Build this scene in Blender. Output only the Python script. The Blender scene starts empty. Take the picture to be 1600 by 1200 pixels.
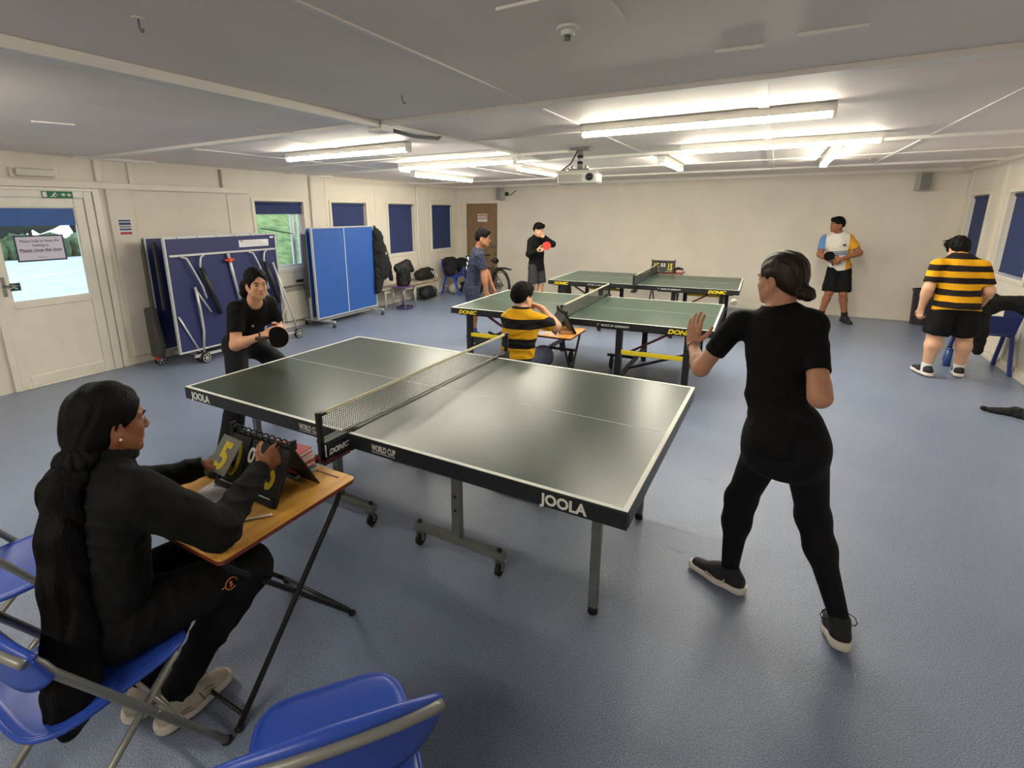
import bpy, bmesh, math, random
import numpy as np
from mathutils import Vector, Matrix

# ---------------------------------------------------------------- camera, world, exposure
SC = bpy.context.scene
COL = SC.collection
XL, XR, YB, YF, H = -6.76, 2.49, 10.74, -2.6, 2.437   # room: left, right, back, front, ceiling

cam_d = bpy.data.cameras.new('camera')
cam = bpy.data.objects.new('camera', cam_d)
COL.objects.link(cam)
_yaw, _pitch, _roll, _f = 0.517655, 0.245686, -0.0073626, 790.09
_fw = Vector((-math.sin(_yaw)*math.cos(_pitch), math.cos(_yaw)*math.cos(_pitch), -math.sin(_pitch)))
_r0 = Vector((math.cos(_yaw), math.sin(_yaw), 0)); _u0 = _r0.cross(_fw)
_rt = _r0*math.cos(_roll) + _u0*math.sin(_roll)
_up = -_r0*math.sin(_roll) + _u0*math.cos(_roll)
cam.matrix_world = Matrix(((_rt.x, _up.x, -_fw.x, 0), (_rt.y, _up.y, -_fw.y, 0), (_rt.z, _up.z, -_fw.z, 1.7858), (0, 0, 0, 1)))
cam_d.sensor_fit = 'HORIZONTAL'; cam_d.sensor_width = 36
cam_d.lens = _f/1600*36
cam_d.shift_x = 47.7/1600; cam_d.shift_y = -67.3/1600
cam_d.clip_start = 0.05; cam_d.clip_end = 200
SC.camera = cam

world = bpy.data.worlds.new('world'); SC.world = world; world.use_nodes = True
_bg = world.node_tree.nodes['Background']
_bg.inputs['Color'].default_value = (0.72, 0.86, 1.0, 1)
_bg.inputs['Strength'].default_value = 0.4
LAMP = 11.0            # strength of the fluorescent tubes
SC.view_settings.view_transform = 'Standard'
SC.view_settings.look = 'None'
SC.view_settings.exposure = 3.0
SC.view_settings.gamma = 1.0
SC.view_settings.use_curve_mapping = False

# ---------------------------------------------------------------- materials
MATS = {}
def srgb(r, g, b):
    f = lambda c: (c/255/12.92) if c <= 10 else ((c/255+0.055)/1.055)**2.4
    return (f(r), f(g), f(b))
def mat(name, c=(128, 128, 128), rough=0.5, metal=0.0, var=0.0, vscale=8.0, bump=0.0, bscale=60.0, spec=0.5, emit=None, estr=0.0, c2=None, stretch=None, alpha=None, trans=0.0, coat=0.0, sheen=0.0):
    if name in MATS: return MATS[name]
    m = bpy.data.materials.new(name); m.use_nodes = True
    nt = m.node_tree; N, L = nt.nodes, nt.links
    b = N['Principled BSDF']
    col = srgb(*c)
    b.inputs['Base Color'].default_value = (*col, 1)
    b.inputs['Roughness'].default_value = rough
    b.inputs['Metallic'].default_value = metal
    b.inputs['Specular IOR Level'].default_value = spec
    b.inputs['Coat Weight'].default_value = coat
    b.inputs['Sheen Weight'].default_value = sheen
    b.inputs['Transmission Weight'].default_value = trans
    if alpha is not None: b.inputs['Alpha'].default_value = alpha
    if emit:
        b.inputs['Emission Color'].default_value = (*srgb(*emit), 1)
        b.inputs['Emission Strength'].default_value = estr
    if var or bump or c2:
        tc = N.new('ShaderNodeTexCoord'); mp = N.new('ShaderNodeMapping')
        L.new(tc.outputs['Object'], mp.inputs['Vector'])
        if stretch: mp.inputs['Scale'].default_value = stretch
    if var or c2:
        n = N.new('ShaderNodeTexNoise'); n.inputs['Scale'].default_value = vscale; n.inputs['Detail'].default_value = 4
        L.new(mp.outputs['Vector'], n.inputs['Vector'])
        r = N.new('ShaderNodeValToRGB')
        r.color_ramp.elements[0].position = 0.35; r.color_ramp.elements[1].position = 0.65
        a = tuple(max(0, x*(1-var)) for x in col); z = srgb(*c2) if c2 else tuple(min(1, x*(1+var)) for x in col)
        r.color_ramp.elements[0].color = (*a, 1); r.color_ramp.elements[1].color = (*z, 1)
        L.new(n.outputs['Fac'], r.inputs['Fac']); L.new(r.outputs['Color'], b.inputs['Base Color'])
    if bump:
        n2 = N.new('ShaderNodeTexNoise'); n2.inputs['Scale'].default_value = bscale; n2.inputs['Detail'].default_value = 3
        L.new(mp.outputs['Vector'], n2.inputs['Vector'])
        bp = N.new('ShaderNodeBump'); bp.inputs['Strength'].default_value = bump; bp.inputs['Distance'].default_value = 0.01
        L.new(n2.outputs['Fac'], bp.inputs['Height']); L.new(bp.outputs['Normal'], b.inputs['Normal'])
    MATS[name] = m
    return m
def stripes(name, ca, cb, period, phase, duty=0.5, rough=0.85, wob=0.004):
    """knitted cloth with horizontal hoops in object space"""
    m = bpy.data.materials.new(name); m.use_nodes = True
    nt = m.node_tree; N, L = nt.nodes, nt.links; b = N['Principled BSDF']; b.inputs['Roughness'].default_value = rough
    b.inputs['Specular IOR Level'].default_value = 0.2
    tc = N.new('ShaderNodeTexCoord'); sp = N.new('ShaderNodeSeparateXYZ'); L.new(tc.outputs['Object'], sp.inputs[0])
    ns = N.new('ShaderNodeTexNoise'); ns.inputs['Scale'].default_value = 7; L.new(tc.outputs['Object'], ns.inputs['Vector'])
    def mth(op, a, v=None):
        n = N.new('ShaderNodeMath'); n.operation = op
        for i, x in enumerate((a, v)):
            if x is None: continue
            if isinstance(x, (int, float)): n.inputs[i].default_value = x
            else: L.new(x, n.inputs[i])
        return n.outputs[0]
    w = mth('MULTIPLY', ns.outputs['Fac'], wob*2)
    z = mth('ADD', sp.outputs['Z'], w)
    z = mth('ADD', z, phase); z = mth('DIVIDE', z, period); z = mth('FRACT', z); z = mth('GREATER_THAN', z, duty)
    mx = N.new('ShaderNodeMix'); mx.data_type = 'RGBA'; L.new(z, mx.inputs[0])
    mx.inputs[6].default_value = (*srgb(*ca), 1); mx.inputs[7].default_value = (*srgb(*cb), 1)
    L.new(mx.outputs[2], b.inputs['Base Color'])
    return m

# ---------------------------------------------------------------- object helpers
def setp(o, label=None, cat=None, group=None, kind=None):
    if label: o['label'] = label
    if cat: o['category'] = cat
    if group: o['group'] = group
    if kind: o['kind'] = kind
    return o
def thing(name, label, cat, loc=(0, 0, 0), rz=0.0, group=None):
    o = bpy.data.objects.new(name, None); COL.objects.link(o)
    o.empty_display_size = 0.1
    o.location = loc; o.rotation_euler = (0, 0, rz)
    return setp(o, label, cat, group)
class MB:
    """collects simple solids; build() links them as ONE mesh object"""
    def __init__(s): s.v = []; s.f = []; s.sm = []
    def add(s, vs, fs, M=None, smooth=False):
        n = len(s.v)
        if M is not None: vs = [tuple(M @ Vector(v)) for v in vs]
        s.v += [tuple(v) for v in vs]; s.f += [tuple(i+n for i in f) for f in fs]; s.sm += [smooth]*len(fs); return s
    def box(s, c, d, R=None):
        x, y, z = d[0]/2, d[1]/2, d[2]/2
        vs = [Vector(p) for p in ((-x,-y,-z),(x,-y,-z),(x,y,-z),(-x,y,-z),(-x,-y,z),(x,-y,z),(x,y,z),(-x,y,z))]
        if R is not None: vs = [R @ v for v in vs]
        vs = [v + Vector(c) for v in vs]
        return s.add(vs, [(0,3,2,1),(4,5,6,7),(0,1,5,4),(1,2,6,5),(2,3,7,6),(3,0,4,7)])
    def b2(s, a, b):
        return s.box([(a[i]+b[i])/2 for i in range(3)], [abs(b[i]-a[i]) for i in range(3)])
    def beam(s, a, b, w, h, up=(0, 0, 1)):
        a, b = Vector(a), Vector(b); d = (b-a).normalized(); u = Vector(up)
        x = d.cross(u)
        if x.length < 1e-4: x = d.cross(Vector((0, 1, 0)))
        x.normalize(); u = x.cross(d)
        R = Matrix((x, d, u)).transposed()
        return s.box((a+b)/2, (w, (b-a).length, h), R)
    def tube(s, pts, r, n=10, closed=False, smooth=True):
        P = [Vector(p) for p in pts]; m = len(P); rs = r if isinstance(r, (list, tuple)) else [r]*m
        vs = []; fs = []; X = None
        for i, p in enumerate(P):
            if closed: t = P[(i+1) % m]-P[i-1]
            else: t = P[min(i+1, m-1)]-P[max(i-1, 0)]
            t.normalize()
            if X is None:
                X = t.cross(Vector((0, 0, 1)))
                if X.length < 0.05: X = t.cross(Vector((0, 1, 0)))
            X = (X - t*X.dot(t)).normalized(); Y = t.cross(X)
            vs += [p + X*(rs[i]*math.cos(2*math.pi*k/n)) + Y*(rs[i]*math.sin(2*math.pi*k/n)) for k in range(n)]
        for i in range(m if closed else m-1):
            a, b = i*n, ((i+1) % m)*n
            fs += [(a+k, b+k, b+(k+1) % n, a+(k+1) % n) for k in range(n)]
        s.add(vs, fs, smooth=smooth)
        if not closed:
            c = len(s.v)-m*n
            s.f += [tuple(c+k for k in range(n)), tuple(c+(m-1)*n+k for k in reversed(range(n)))]; s.sm += [False, False]
        return s
    def cyl(s, a, b, r, n=16, r2=None): return s.tube([a, b], [r, r if r2 is None else r2], n)
    def prism(s, poly, z0, z1, M=None):
        n = len(poly)
        vs = [(x, y, z0) for x, y in poly]+[(x, y, z1) for x, y in poly]
        fs = [tuple(reversed(range(n))), tuple(range(n, 2*n))]+[(i, (i+1) % n, n+(i+1) % n, n+i) for i in range(n)]
        return s.add(vs, fs, M)
    def ball(s, c, r, n=12, m=8):
        rx, ry, rz = r if isinstance(r, (tuple, list)) else (r, r, r)
        vs = [(c[0], c[1], c[2]+rz)]
        for i in range(1, m):
            t = math.pi*i/m
            vs += [(c[0]+rx*math.sin(t)*math.cos(2*math.pi*k/n), c[1]+ry*math.sin(t)*math.sin(2*math.pi*k/n), c[2]+rz*math.cos(t)) for k in range(n)]
        vs.append((c[0], c[1], c[2]-rz)); fs = [(0, 1+k, 1+(k+1) % n) for k in range(n)]
        for i in range(m-2):
            a, b = 1+i*n, 1+(i+1)*n
            fs += [(a+k, b+k, b+(k+1) % n, a+(k+1) % n) for k in range(n)]
        a = 1+(m-2)*n
        fs += [(a+k, len(vs)-1, a+(k+1) % n) for k in range(n)]
        return s.add(vs, fs, smooth=True)
    def mesh(s, name):
        me = bpy.data.meshes.new(name); me.from_pydata(s.v, [], s.f)
        me.polygons.foreach_set('use_smooth', s.sm); me.update(); return me
    def build(s, name, m, parent=None, bevel=0.0, **kw):
        return link(name, s.mesh(name), m, parent, bevel, **kw)
def link(name, me, m, parent=None, bevel=0.0, label=None, cat=None, group=None, kind=None, loc=None):
    o = bpy.data.objects.new(name, me); COL.objects.link(o)
    if m is not None:
        me.materials.clear(); me.materials.append(m)
    if parent is not None: o.parent = parent
    if loc is not None: o.location = loc
    if bevel:
        b = o.modifiers.new('bevel', 'BEVEL'); b.width = bevel; b.segments = 2; b.limit_method = 'ANGLE'; b.angle_limit = 0.9
    return setp(o, label, cat, group, kind)
def struct(name, mb, m, parent=None, bevel=0.0):
    return mb.build(name, m, parent, bevel, kind=None if parent else 'structure')
def copy_tree(o, parent=None):
    c = o.copy(); COL.objects.link(c); c.parent = parent
    for ch in list(o.children): copy_tree(ch, c)
    return c
def text(name, s, size, m, parent, loc, xdir, ydir, bold=0.0, shear=0.0, ext=0.0006, space=1.0, align='LEFT', sx=1.0, label=None):
    cu = bpy.data.curves.new('t', 'FONT'); cu.body = s; cu.size = size; cu.offset = bold; cu.shear = shear
    cu.extrude = ext; cu.align_x = align; cu.space_character = space; cu.resolution_u = 3
    o = bpy.data.objects.new('t', cu); COL.objects.link(o)
    dg = bpy.context.evaluated_depsgraph_get(); me = bpy.data.meshes.new_from_object(o.evaluated_get(dg))
    bpy.data.objects.remove(o); bpy.data.curves.remove(cu)
    x = Vector(xdir).normalized(); y = Vector(ydir).normalized(); z = x.cross(y)
    me.transform(Matrix(((x.x*sx, y.x, z.x, loc[0]), (x.y*sx, y.y, z.y, loc[1]), (x.z*sx, y.z, z.z, loc[2]), (0, 0, 0, 1))))
    return link(name, me, m, parent, label=label)
PI = math.pi
rnd = random.Random(7)
# ================================================================ SETTING
M_wall = mat('wall_cream', (224, 216, 203), 0.62, var=0.035, vscale=2.2, bump=0.05, bscale=14)
M_trim = mat('trim_cream', (226, 219, 204), 0.45, var=0.03, vscale=5)
M_white = mat('white_paint', (232, 230, 224), 0.4)
M_upvc = mat('white_upvc', (226, 221, 208), 0.3, var=0.03, vscale=6)
M_ceil = mat('ceiling_grey', (236, 226, 219), 0.6, var=0.05, vscale=0.9, bump=0.04, bscale=9)
M_beam = mat('ceiling_trim_white', (236, 232, 226), 0.5)

def floor_mat():
    m = bpy.data.materials.new('blue_vinyl_floor'); m.use_nodes = True
    N, L = m.node_tree.nodes, m.node_tree.links; b = N['Principled BSDF']
    tc = N.new('ShaderNodeTexCoord')
    big = N.new('ShaderNodeTexNoise'); big.inputs['Scale'].default_value = 0.55; big.inputs['Detail'].default_value = 5
    fine = N.new('ShaderNodeTexNoise'); fine.inputs['Scale'].default_value = 210; fine.inputs['Detail'].default_value = 2
    sc = N.new('ShaderNodeTexNoise'); sc.inputs['Scale'].default_value = 2.6; sc.inputs['Detail'].default_value = 8; sc.inputs['Roughness'].default_value = .7
    mpg = N.new('ShaderNodeMapping'); mpg.inputs['Scale'].default_value = (1, 2.6, 1)
    L.new(tc.outputs['Object'], mpg.inputs['Vector'])
    for n in (big, fine): L.new(tc.outputs['Object'], n.inputs['Vector'])
    L.new(mpg.outputs['Vector'], sc.inputs['Vector'])
    r1 = N.new('ShaderNodeValToRGB'); r1.color_ramp.elements[0].position = .3; r1.color_ramp.elements[1].position = .7
    r1.color_ramp.elements[0].color = (*srgb(121, 134, 160), 1); r1.color_ramp.elements[1].color = (*srgb(137, 150, 176), 1)
    L.new(big.outputs['Fac'], r1.inputs['Fac'])
    r2 = N.new('ShaderNodeValToRGB'); r2.color_ramp.elements[0].position = .38; r2.color_ramp.elements[1].position = .62
    r2.color_ramp.elements[0].color = (.66, .67, .72, 1); r2.color_ramp.elements[1].color = (1.2, 1.2, 1.17, 1)
    L.new(fine.outputs['Fac'], r2.inputs['Fac'])
    mx = N.new('ShaderNodeMix'); mx.data_type = 'RGBA'; mx.blend_type = 'MULTIPLY'; mx.inputs[0].default_value = 1
    L.new(r1.outputs['Color'], mx.inputs[6]); L.new(r2.outputs['Color'], mx.inputs[7])
    # scuff marks
    r3 = N.new('ShaderNodeValToRGB'); r3.color_ramp.elements[0].position = .29; r3.color_ramp.elements[1].position = .37
    r3.color_ramp.elements[0].color = (.72, .72, .74, 1); r3.color_ramp.elements[1].color = (1, 1, 1, 1)
    L.new(sc.outputs['Fac'], r3.inputs['Fac'])
    mx2 = N.new('ShaderNodeMix'); mx2.data_type = 'RGBA'; mx2.blend_type = 'MULTIPLY'; mx2.inputs[0].default_value = .8
    L.new(mx.outputs[2], mx2.inputs[6]); L.new(r3.outputs['Color'], mx2.inputs[7])
    L.new(mx2.outputs[2], b.inputs['Base Color'])
    rr = N.new('ShaderNodeMapRange'); rr.inputs[3].default_value = .17; rr.inputs[4].default_value = .26
    L.new(sc.outputs['Fac'], rr.inputs[0]); L.new(rr.outputs[0], b.inputs['Roughness'])
    bn = N.new('ShaderNodeTexNoise'); bn.inputs['Scale'].default_value = 170; bn.inputs['Detail'].default_value = 2
    L.new(tc.outputs['Object'], bn.inputs['Vector'])
    bp = N.new('ShaderNodeBump'); bp.inputs['Strength'].default_value = .75; bp.inputs['Distance'].default_value = .004
    L.new(bn.outputs['Fac'], bp.inputs['Height']); L.new(bp.outputs['Normal'], b.inputs['Normal'])
    b.inputs['Specular IOR Level'].default_value = .55
    return m
T = 0.12
struct('floor', MB().b2((XL-T, YF-T, -0.1), (XR+T, YB+T, 0)), floor_mat())
# ceiling with beams and panel joints
struct('ceiling', MB().b2((XL-T, YF-T, H), (XR+T, YB+T, H+0.1)), M_ceil)
tn = [0]
def trim(mb, m=M_trim, bevel=0):
    tn[0] += 1
    return struct('trim_%d' % tn[0], mb, m, None, bevel)
for y in (3.06, 6.14, 9.22, 0.0):
    trim(MB().b2((XL, y-0.045, H-0.028), (XR, y+0.045, H-0.0005)), M_beam)
for x in (-5.1, -3.86, -1.38, -0.15, 1.1):
    for y0, y1 in ((3.12, 6.08), (6.2, 9.16), (0.06, 2.99)):
        if y0 < 1 and x not in (-1.38,): continue
        w = 0.012 if x != -0.15 else 0.03
        trim(MB().b2((x-w, y0, H-0.008), (x+w, y1, H-0.0005)), M_beam)
for x0, x1, y in ((-2.5, -1.3, 4.25), (-2.5, 2.45, 7.7), (-6.7, -2.6, 5.0)):
    trim(MB().b2((x0, y-0.012, H-0.012), (x1, y+0.012, H-0.0005)), M_beam)
# ceiling edge covers along the walls
trim(MB().b2((XL, YB-0.05, H-0.05), (XR, YB, H-0.0005)).b2((XL, 9.25, H-0.045), (XL+0.05, YB-0.05, H-0.0005)), M_beam)
trim(MB().b2((XR-0.1, 9.3, H-0.07), (XR, YB-0.05, H-0.0005)).b2((XR-0.06, YF, H-0.05), (XR, 9.3, H-0.0005)), M_trim)
for a, b in ((2.85, 3.7), (5.75, 6.6), (8.7, 9.5)):
    trim(MB().b2((XL, a, H-0.03), (XL+0.11, b, H-0.0005)), M_beam)

# left wall with openings
def wall_x(name, x0, x1, y0, y1, openings, m):
    mb = MB(); ys = y0
    for a, b, z0, z1 in openings:
        mb.b2((x0, ys, 0), (x1, a, H)); 
        if z0 > 0: mb.b2((x0, a, 0), (x1, b, z0))
        mb.b2((x0, a, z1), (x1, b, H)); ys = b
    mb.b2((x0, ys, 0), (x1, y1, H))
    return struct(name, mb, m)
WL = [(5.09, 6.0, 0.95, 2.0), (6.62, 7.5, 0.95, 2.0), (8.14, 9.0, 1.0, 2.0), (9.64, 10.5, 1.0, 2.0)]
wall_x('wall_left', XL-T, XL, YF-T, YB+T, [(1.95, 2.98, 0, 2.06)]+WL, M_wall)
WR = [(7.93, 8.88, 1.0, 2.0), (9.6, 10.4, 1.0, 2.0)]
wall_x('wall_right', XR, XR+T, YF-T, YB+T, WR, M_wall)
mb = MB(); mb.b2((XL, YB, 0), (-6.5, YB+T, H)).b2((-6.5, YB, 2.03), (-5.66, YB+T, H)).b2((-5.66, YB, 0), (XR, YB+T, H))
struct('wall_back', mb, M_wall)
struct('wall_front', MB().b2((XL, YF-T, 0), (XR, YF, H)), M_wall)
# baseboards / base mouldings
struct('baseboard_left', MB().b2((XL, 3.06, 0), (XL+0.018, YB, 0.1)), M_trim, None, 0.004)
struct('baseboard_back', MB().b2((-5.6, YB-0.018, 0), (XR, YB, 0.1)), M_trim, None, 0.004)
struct('baseboard_right', MB().b2((XR-0.02, YF, 0), (XR, YB, 0.1)).b2((XR-0.035, YF, 0), (XR-0.02, YB, 0.05)), M_trim, None, 0.004)
# vertical joints, covers and ducts on the left wall
trim(MB().b2((XL, 3.13, 0.1), (XL+0.035, 3.4, 2.1)), M_wall, 0.004)                     # boxed column cover beside the door
trim(MB().b2((XL, 3.06, 2.18), (XL+0.03, 3.12, H-0.03)), M_trim)
trim(MB().b2((XL, 3.41, 2.16), (XL+0.022, 3.46, H-0.03)), M_trim)
trim(MB().b2((XL, 4.58, 2.16), (XL+0.02, 4.61, H-0.03)), mat('joint_dark', (150, 142, 130), .7))
trim(MB().b2((XL, 4.66, 0.1), (XL+0.012, 4.69, 2.08)), M_trim)
trim(MB().b2((XL, YF, 2.095), (XL+0.05, 4.98, 2.165)), M_trim, 0.006)                     # horizontal cable trunking
for y in (6.17, 9.07):
    trim(MB().tube([(XL+0.03, y, 0.12), (XL+0.03, y, H-0.03)], 0.018, 8), M_beam)
for y in (6.5, 7.75, 9.42, 10.6):
    trim(MB().b2((XL, y, 0.1), (XL+0.006, y+0.025, H-0.03)), M_trim)
trim(MB().b2((XR-0.025, 9.12, 0.1), (XR, 9.18, H-0.05)), M_trim)
trim(MB().b2((XR-0.012, 10.5, 0.1), (XR, 10.54, H-0.05)), M_trim)
trim(MB().tube([(XR-0.03, 7.75, 0.12), (XR-0.03, 7.75, 0.75)], 0.012, 8), M_beam)

M_glass = mat('glass', (255, 255, 255), 0.02, trans=1.0)
def glass_mat():
    m = bpy.data.materials.new('pane_glass'); m.use_nodes = True
    N, L = m.node_tree.nodes, m.node_tree.links
    for n in list(N):
        if n.type != 'OUTPUT_MATERIAL': N.remove(n)
    out = [n for n in N if n.type == 'OUTPUT_MATERIAL'][0]
    t = N.new('ShaderNodeBsdfTransparent'); t.inputs[0].default_value = (.93, .97, .98, 1)
    g = N.new('ShaderNodeBsdfGlossy'); g.inputs['Roughness'].default_value = 0.03
    f = N.new('ShaderNodeFresnel'); f.inputs[0].default_value = 1.45
    mx = N.new('ShaderNodeMixShader'); L.new(f.outputs[0], mx.inputs[0]); L.new(t.outputs[0], mx.inputs[1]); L.new(g.outputs[0], mx.inputs[2])
    L.new(mx.outputs[0], out.inputs[0]); return m
M_pane = glass_mat()
M_blind = mat('navy_blind_cloth', (44, 58, 104), 0.8, var=0.03, vscale=3, bump=0.1, bscale=200)
M_sill = mat('reveal_white', (236, 238, 240), 0.35)
wn = [0]
def window(side, y0, y1, z0, z1, kind='plain'):
    wn[0] += 1
    s = 1 if side == 'l' else -1; xw = XL if side == 'l' else XR
    X = lambda d: xw - s*d          # d > 0 outwards
    root = thing('window_%d' % wn[0], None, None, (0, 0, 0)); root['kind'] = 'structure'
    f = MB(); w = 0.05                    # architrave on the room side
    f.b2((X(-0.016), y0-w, z0-w), (X(0.0), y0, z1+w)).b2((X(-0.016), y1, z0-w), (X(0.0), y1+w, z1+w))
    f.b2((X(-0.016), y0, z1), (X(0.0), y1, z1+w)).b2((X(-0.016), y0, z0-w), (X(0.0), y1, z0))
    f.build('architrave', M_trim, root, 0.003)
    g = MB()                               # white frame in the reveal
    a, b = X(0.075), X(0.118)
    g.b2((a, y0, z0), (b, y0+0.055, z1)).b2((a, y1-0.055, z0), (b, y1, z1)).b2((a, y0+.055, z0), (b, y1-.055, z0+0.06)).b2((a, y0+.055, z1-0.06), (b, y1-.055, z1))
    if kind == 'open': 
        g.b2((a, y1-0.2, z0+.06), (b, y1-0.15, z1-.06))
    g.build('window_frame', M_sill, root, 0.003)
    MB().b2((X(-0.02), y0+.001, z0-.002), (X(0.075), y1-.001, z0+0.014)).build('window_sill', M_sill, root, 0.003)
    MB().b2((X(0.095), y0+0.05, z0+0.055), (X(0.1), y1-0.05, z1-0.055)).build('pane', M_pane, root)
    return root
def blind(side, y0, y1, z0, z1, label, group=None):
    s = 1 if side == 'l' else -1; xw = XL if side == 'l' else XR
    X = lambda d: xw - s*d
    t = thing('roller_blind', label, 'blind', (X(0.04), (y0+y1)/2, z1), 0, group)
    hw = (y1-y0)/2; d = z1-z0
    MB().b2((-0.0012, -hw, -d), (0.0012, hw, -0.02)).build('blind_cloth', M_blind, t)
    MB().tube([(0, -hw-0.008, -0.022), (0, hw+0.008, -0.022)], 0.019, 12).build('roller_tube', M_blind, t)
    MB().b2((-0.006, -hw, -d-0.012), (0.006, hw, -d+0.012)).build('bottom_bar', M_blind, t)
    return t
names = ['plain', 'plain', 'plain']
window('l', *WL[0], 'open'); window('l', *WL[1]); window('l', *WL[2]); window('l', *WL[3])
window('r', *WR[0]); window('r', *WR[1])
blind('l', 5.1, 5.99, 1.82, 1.99, 'navy roller blind raised above the window that shows green grass')
blind('l', 6.65, 7.47, 0.98, 1.99, 'navy roller blind drawn down behind the light blue folded table')
blind('l', 8.16, 8.955, 1.03, 1.99, 'navy roller blind drawn down over the bench with the black holdall')
blind('l', 9.66, 10.455, 1.03, 1.99, 'navy roller blind on the window nearest the brown door')
blind('r', 7.96, 8.835, 1.045, 1.99, 'navy roller blind above the blue chair with the black hoodie')
blind('r', 9.63, 10.35, 1.045, 1.99, 'navy roller blind nearest the grey speaker behind the striped shirt boy')
# window handles and stay of the open one
w1 = bpy.data.objects['window_1']
MB().b2((XL-0.072, 5.93, 1.35), (XL-0.055, 5.955, 1.48)).build('window_handle', M_white, w1)
MB().tube([(XL-0.06, 5.2, 1.6), (XL-0.1, 5.8, 1.5)], 0.008, 6).build('window_stay', mat('dark_grey_metal', (60, 62, 66), .4, .6), w1)

# ---- door_1: glazed white door in the left wall
d1 = thing('door_1', None, None, (XL, 2.0, 0)); d1['kind'] = 'structure'
f = MB()
f.b2((-0.1, -0.05+0.0, 0), (0.03, 0.01, 2.06)).b2((-0.1, 0.9, 0), (0.03, 0.98, 2.06)).b2((-0.1, 0.01, 1.99), (0.03, 0.9, 2.06))
f.build('door_frame', M_upvc, d1, 0.006)
f = MB()
f.b2((-0.05, 0.012, 0.02), (0.012, 0.1, 1.985)).b2((-0.05, 0.8, 0.02), (0.012, 0.897, 1.985))
f.b2((-0.05, 0.1, 1.89), (0.012, 0.8, 1.985)).b2((-0.05, 0.1, 0.86), (0.012, 0.8, 0.93)).b2((-0.05, 0.1, 0.02), (0.012, 0.8, 0.13))
f.build('door_leaf', M_upvc, d1, 0.006)
MB().b2((-0.11, 0.0, 0.0005), (0.02, 0.91, 0.02)).build('threshold', M_upvc, d1, .003)  # added to block the light gap under the door leaf
MB().b2((-0.035, 0.1, 0.13), (-0.002, 0.8, 0.86)).build('lower_panel', M_upvc, d1)
MB().b2((-0.02, 0.1, 0.93), (-0.014, 0.8, 1.89)).build('pane', M_pane, d1)
f = MB()
f.b2((-0.012, 0.1, 0.93), (0.004, 0.11, 1.89)).b2((-0.012, 0.79, 0.93), (0.004, 0.8, 1.89)).b2((-0.012, 0.11, 0.93), (0.004, 0.79, 0.94)).b2((-0.012, 0.11, 1.88), (0.004, 0.79, 1.89))
f.build('glazing_bead', M_upvc, d1)
f = MB()
f.b2((0.012, 0.04, 1.0), (0.02, 0.07, 1.2)).tube([(0.02, 0.055, 1.11), (0.055, 0.055, 1.11), (0.06, 0.17, 1.105)], 0.009, 8)
f.build('door_handle', mat('brushed_metal', (150, 150, 150), .35, .9), d1)
trim(MB().b2((XL, 3.0, 0), (XL+0.02, 3.07, 2.12)).b2((XL, 1.2, 2.06), (XL+0.02, 3.0, 2.094)), M_upvc, 0.004)
MB().b2((XL-0.006, 2.105, 1.7), (XL-0.002, 2.795, 1.885)).build('door_blind', mat('mid_blue_film', (58, 98, 168), .6, var=.1, vscale=4), None, label='mid blue blind strip across the top of the glazed door', cat='blind')
bpy.data.objects['door_blind'].name = 'roller_blind'

# ---- door_2: brown flush door in the back wall
d2 = thing('door_2', None, None, (-6.08, YB, 0)); d2['kind'] = 'structure'
f = MB(); f.b2((-0.49, -0.02, 0), (-0.42, 0.1, 2.1)).b2((0.42, -0.02, 0), (0.49, 0.1, 2.1)).b2((-0.42, -0.02, 2.03), (0.42, 0.1, 2.1))
f.build('door_frame', M_trim, d2, 0.004)
MB().b2((-0.418, 0.01, 0.006), (0.418, 0.055, 2.028)).build('door_leaf', mat('brown_veneer', (140, 112, 84), .45, var=.12, vscale=3, stretch=(6, 6, .6)), d2)
f = MB(); f.b2((0.32, 0.0, 0.98), (0.38, 0.012, 1.16)).tube([(0.35, 0, 1.05), (0.35, -0.05, 1.05), (0.24, -0.055, 1.05)], 0.01, 8).box((0.35, 0.0, 0.86), (0.05, 0.02, 0.05))
f.build('door_handle', mat('brushed_metal'), d2)

# ---- outside, seen through the glass
M_conc = mat('pale_deck_boards', (176, 184, 190), .8, var=.06, vscale=3)
M_grass = mat('lawn_green', (96, 118, 60), .9, var=.25, vscale=5, c2=(130, 148, 88), bump=.4, bscale=30)
struct('ground', MB().b2((-60, -30, -0.45), (XL-T-0.01, 40, -0.32)), mat('pale_tarmac', (170, 178, 186), .8, var=.08, vscale=1.5))
rmp = thing('access_ramp', 'pale access ramp with white handrails outside the glazed door', 'ramp', (-9.5, 1.5, -0.3))
for k in range(9):
    MB().b2((-2.9+k*0.63, -4, 0.0), (-2.9+k*0.63+0.61, 4, 0.16+0.04*math.sin(k))).build('deck_panel', M_conc, rmp)
for z in (0.75, 1.15):
    MB().beam((2.0, -3.6, z-0.1), (-2.2, 3.9, z-.05), 0.05, 0.05).build('handrail', M_white, rmp)
for k in range(5):
    t = k/4; MB().beam((2.0-4.2*t, -3.6+7.5*t, 0.1), (2.0-4.2*t, -3.6+7.5*t, 1.1), 0.05, 0.05).build('rail_post', M_white, rmp)
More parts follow.
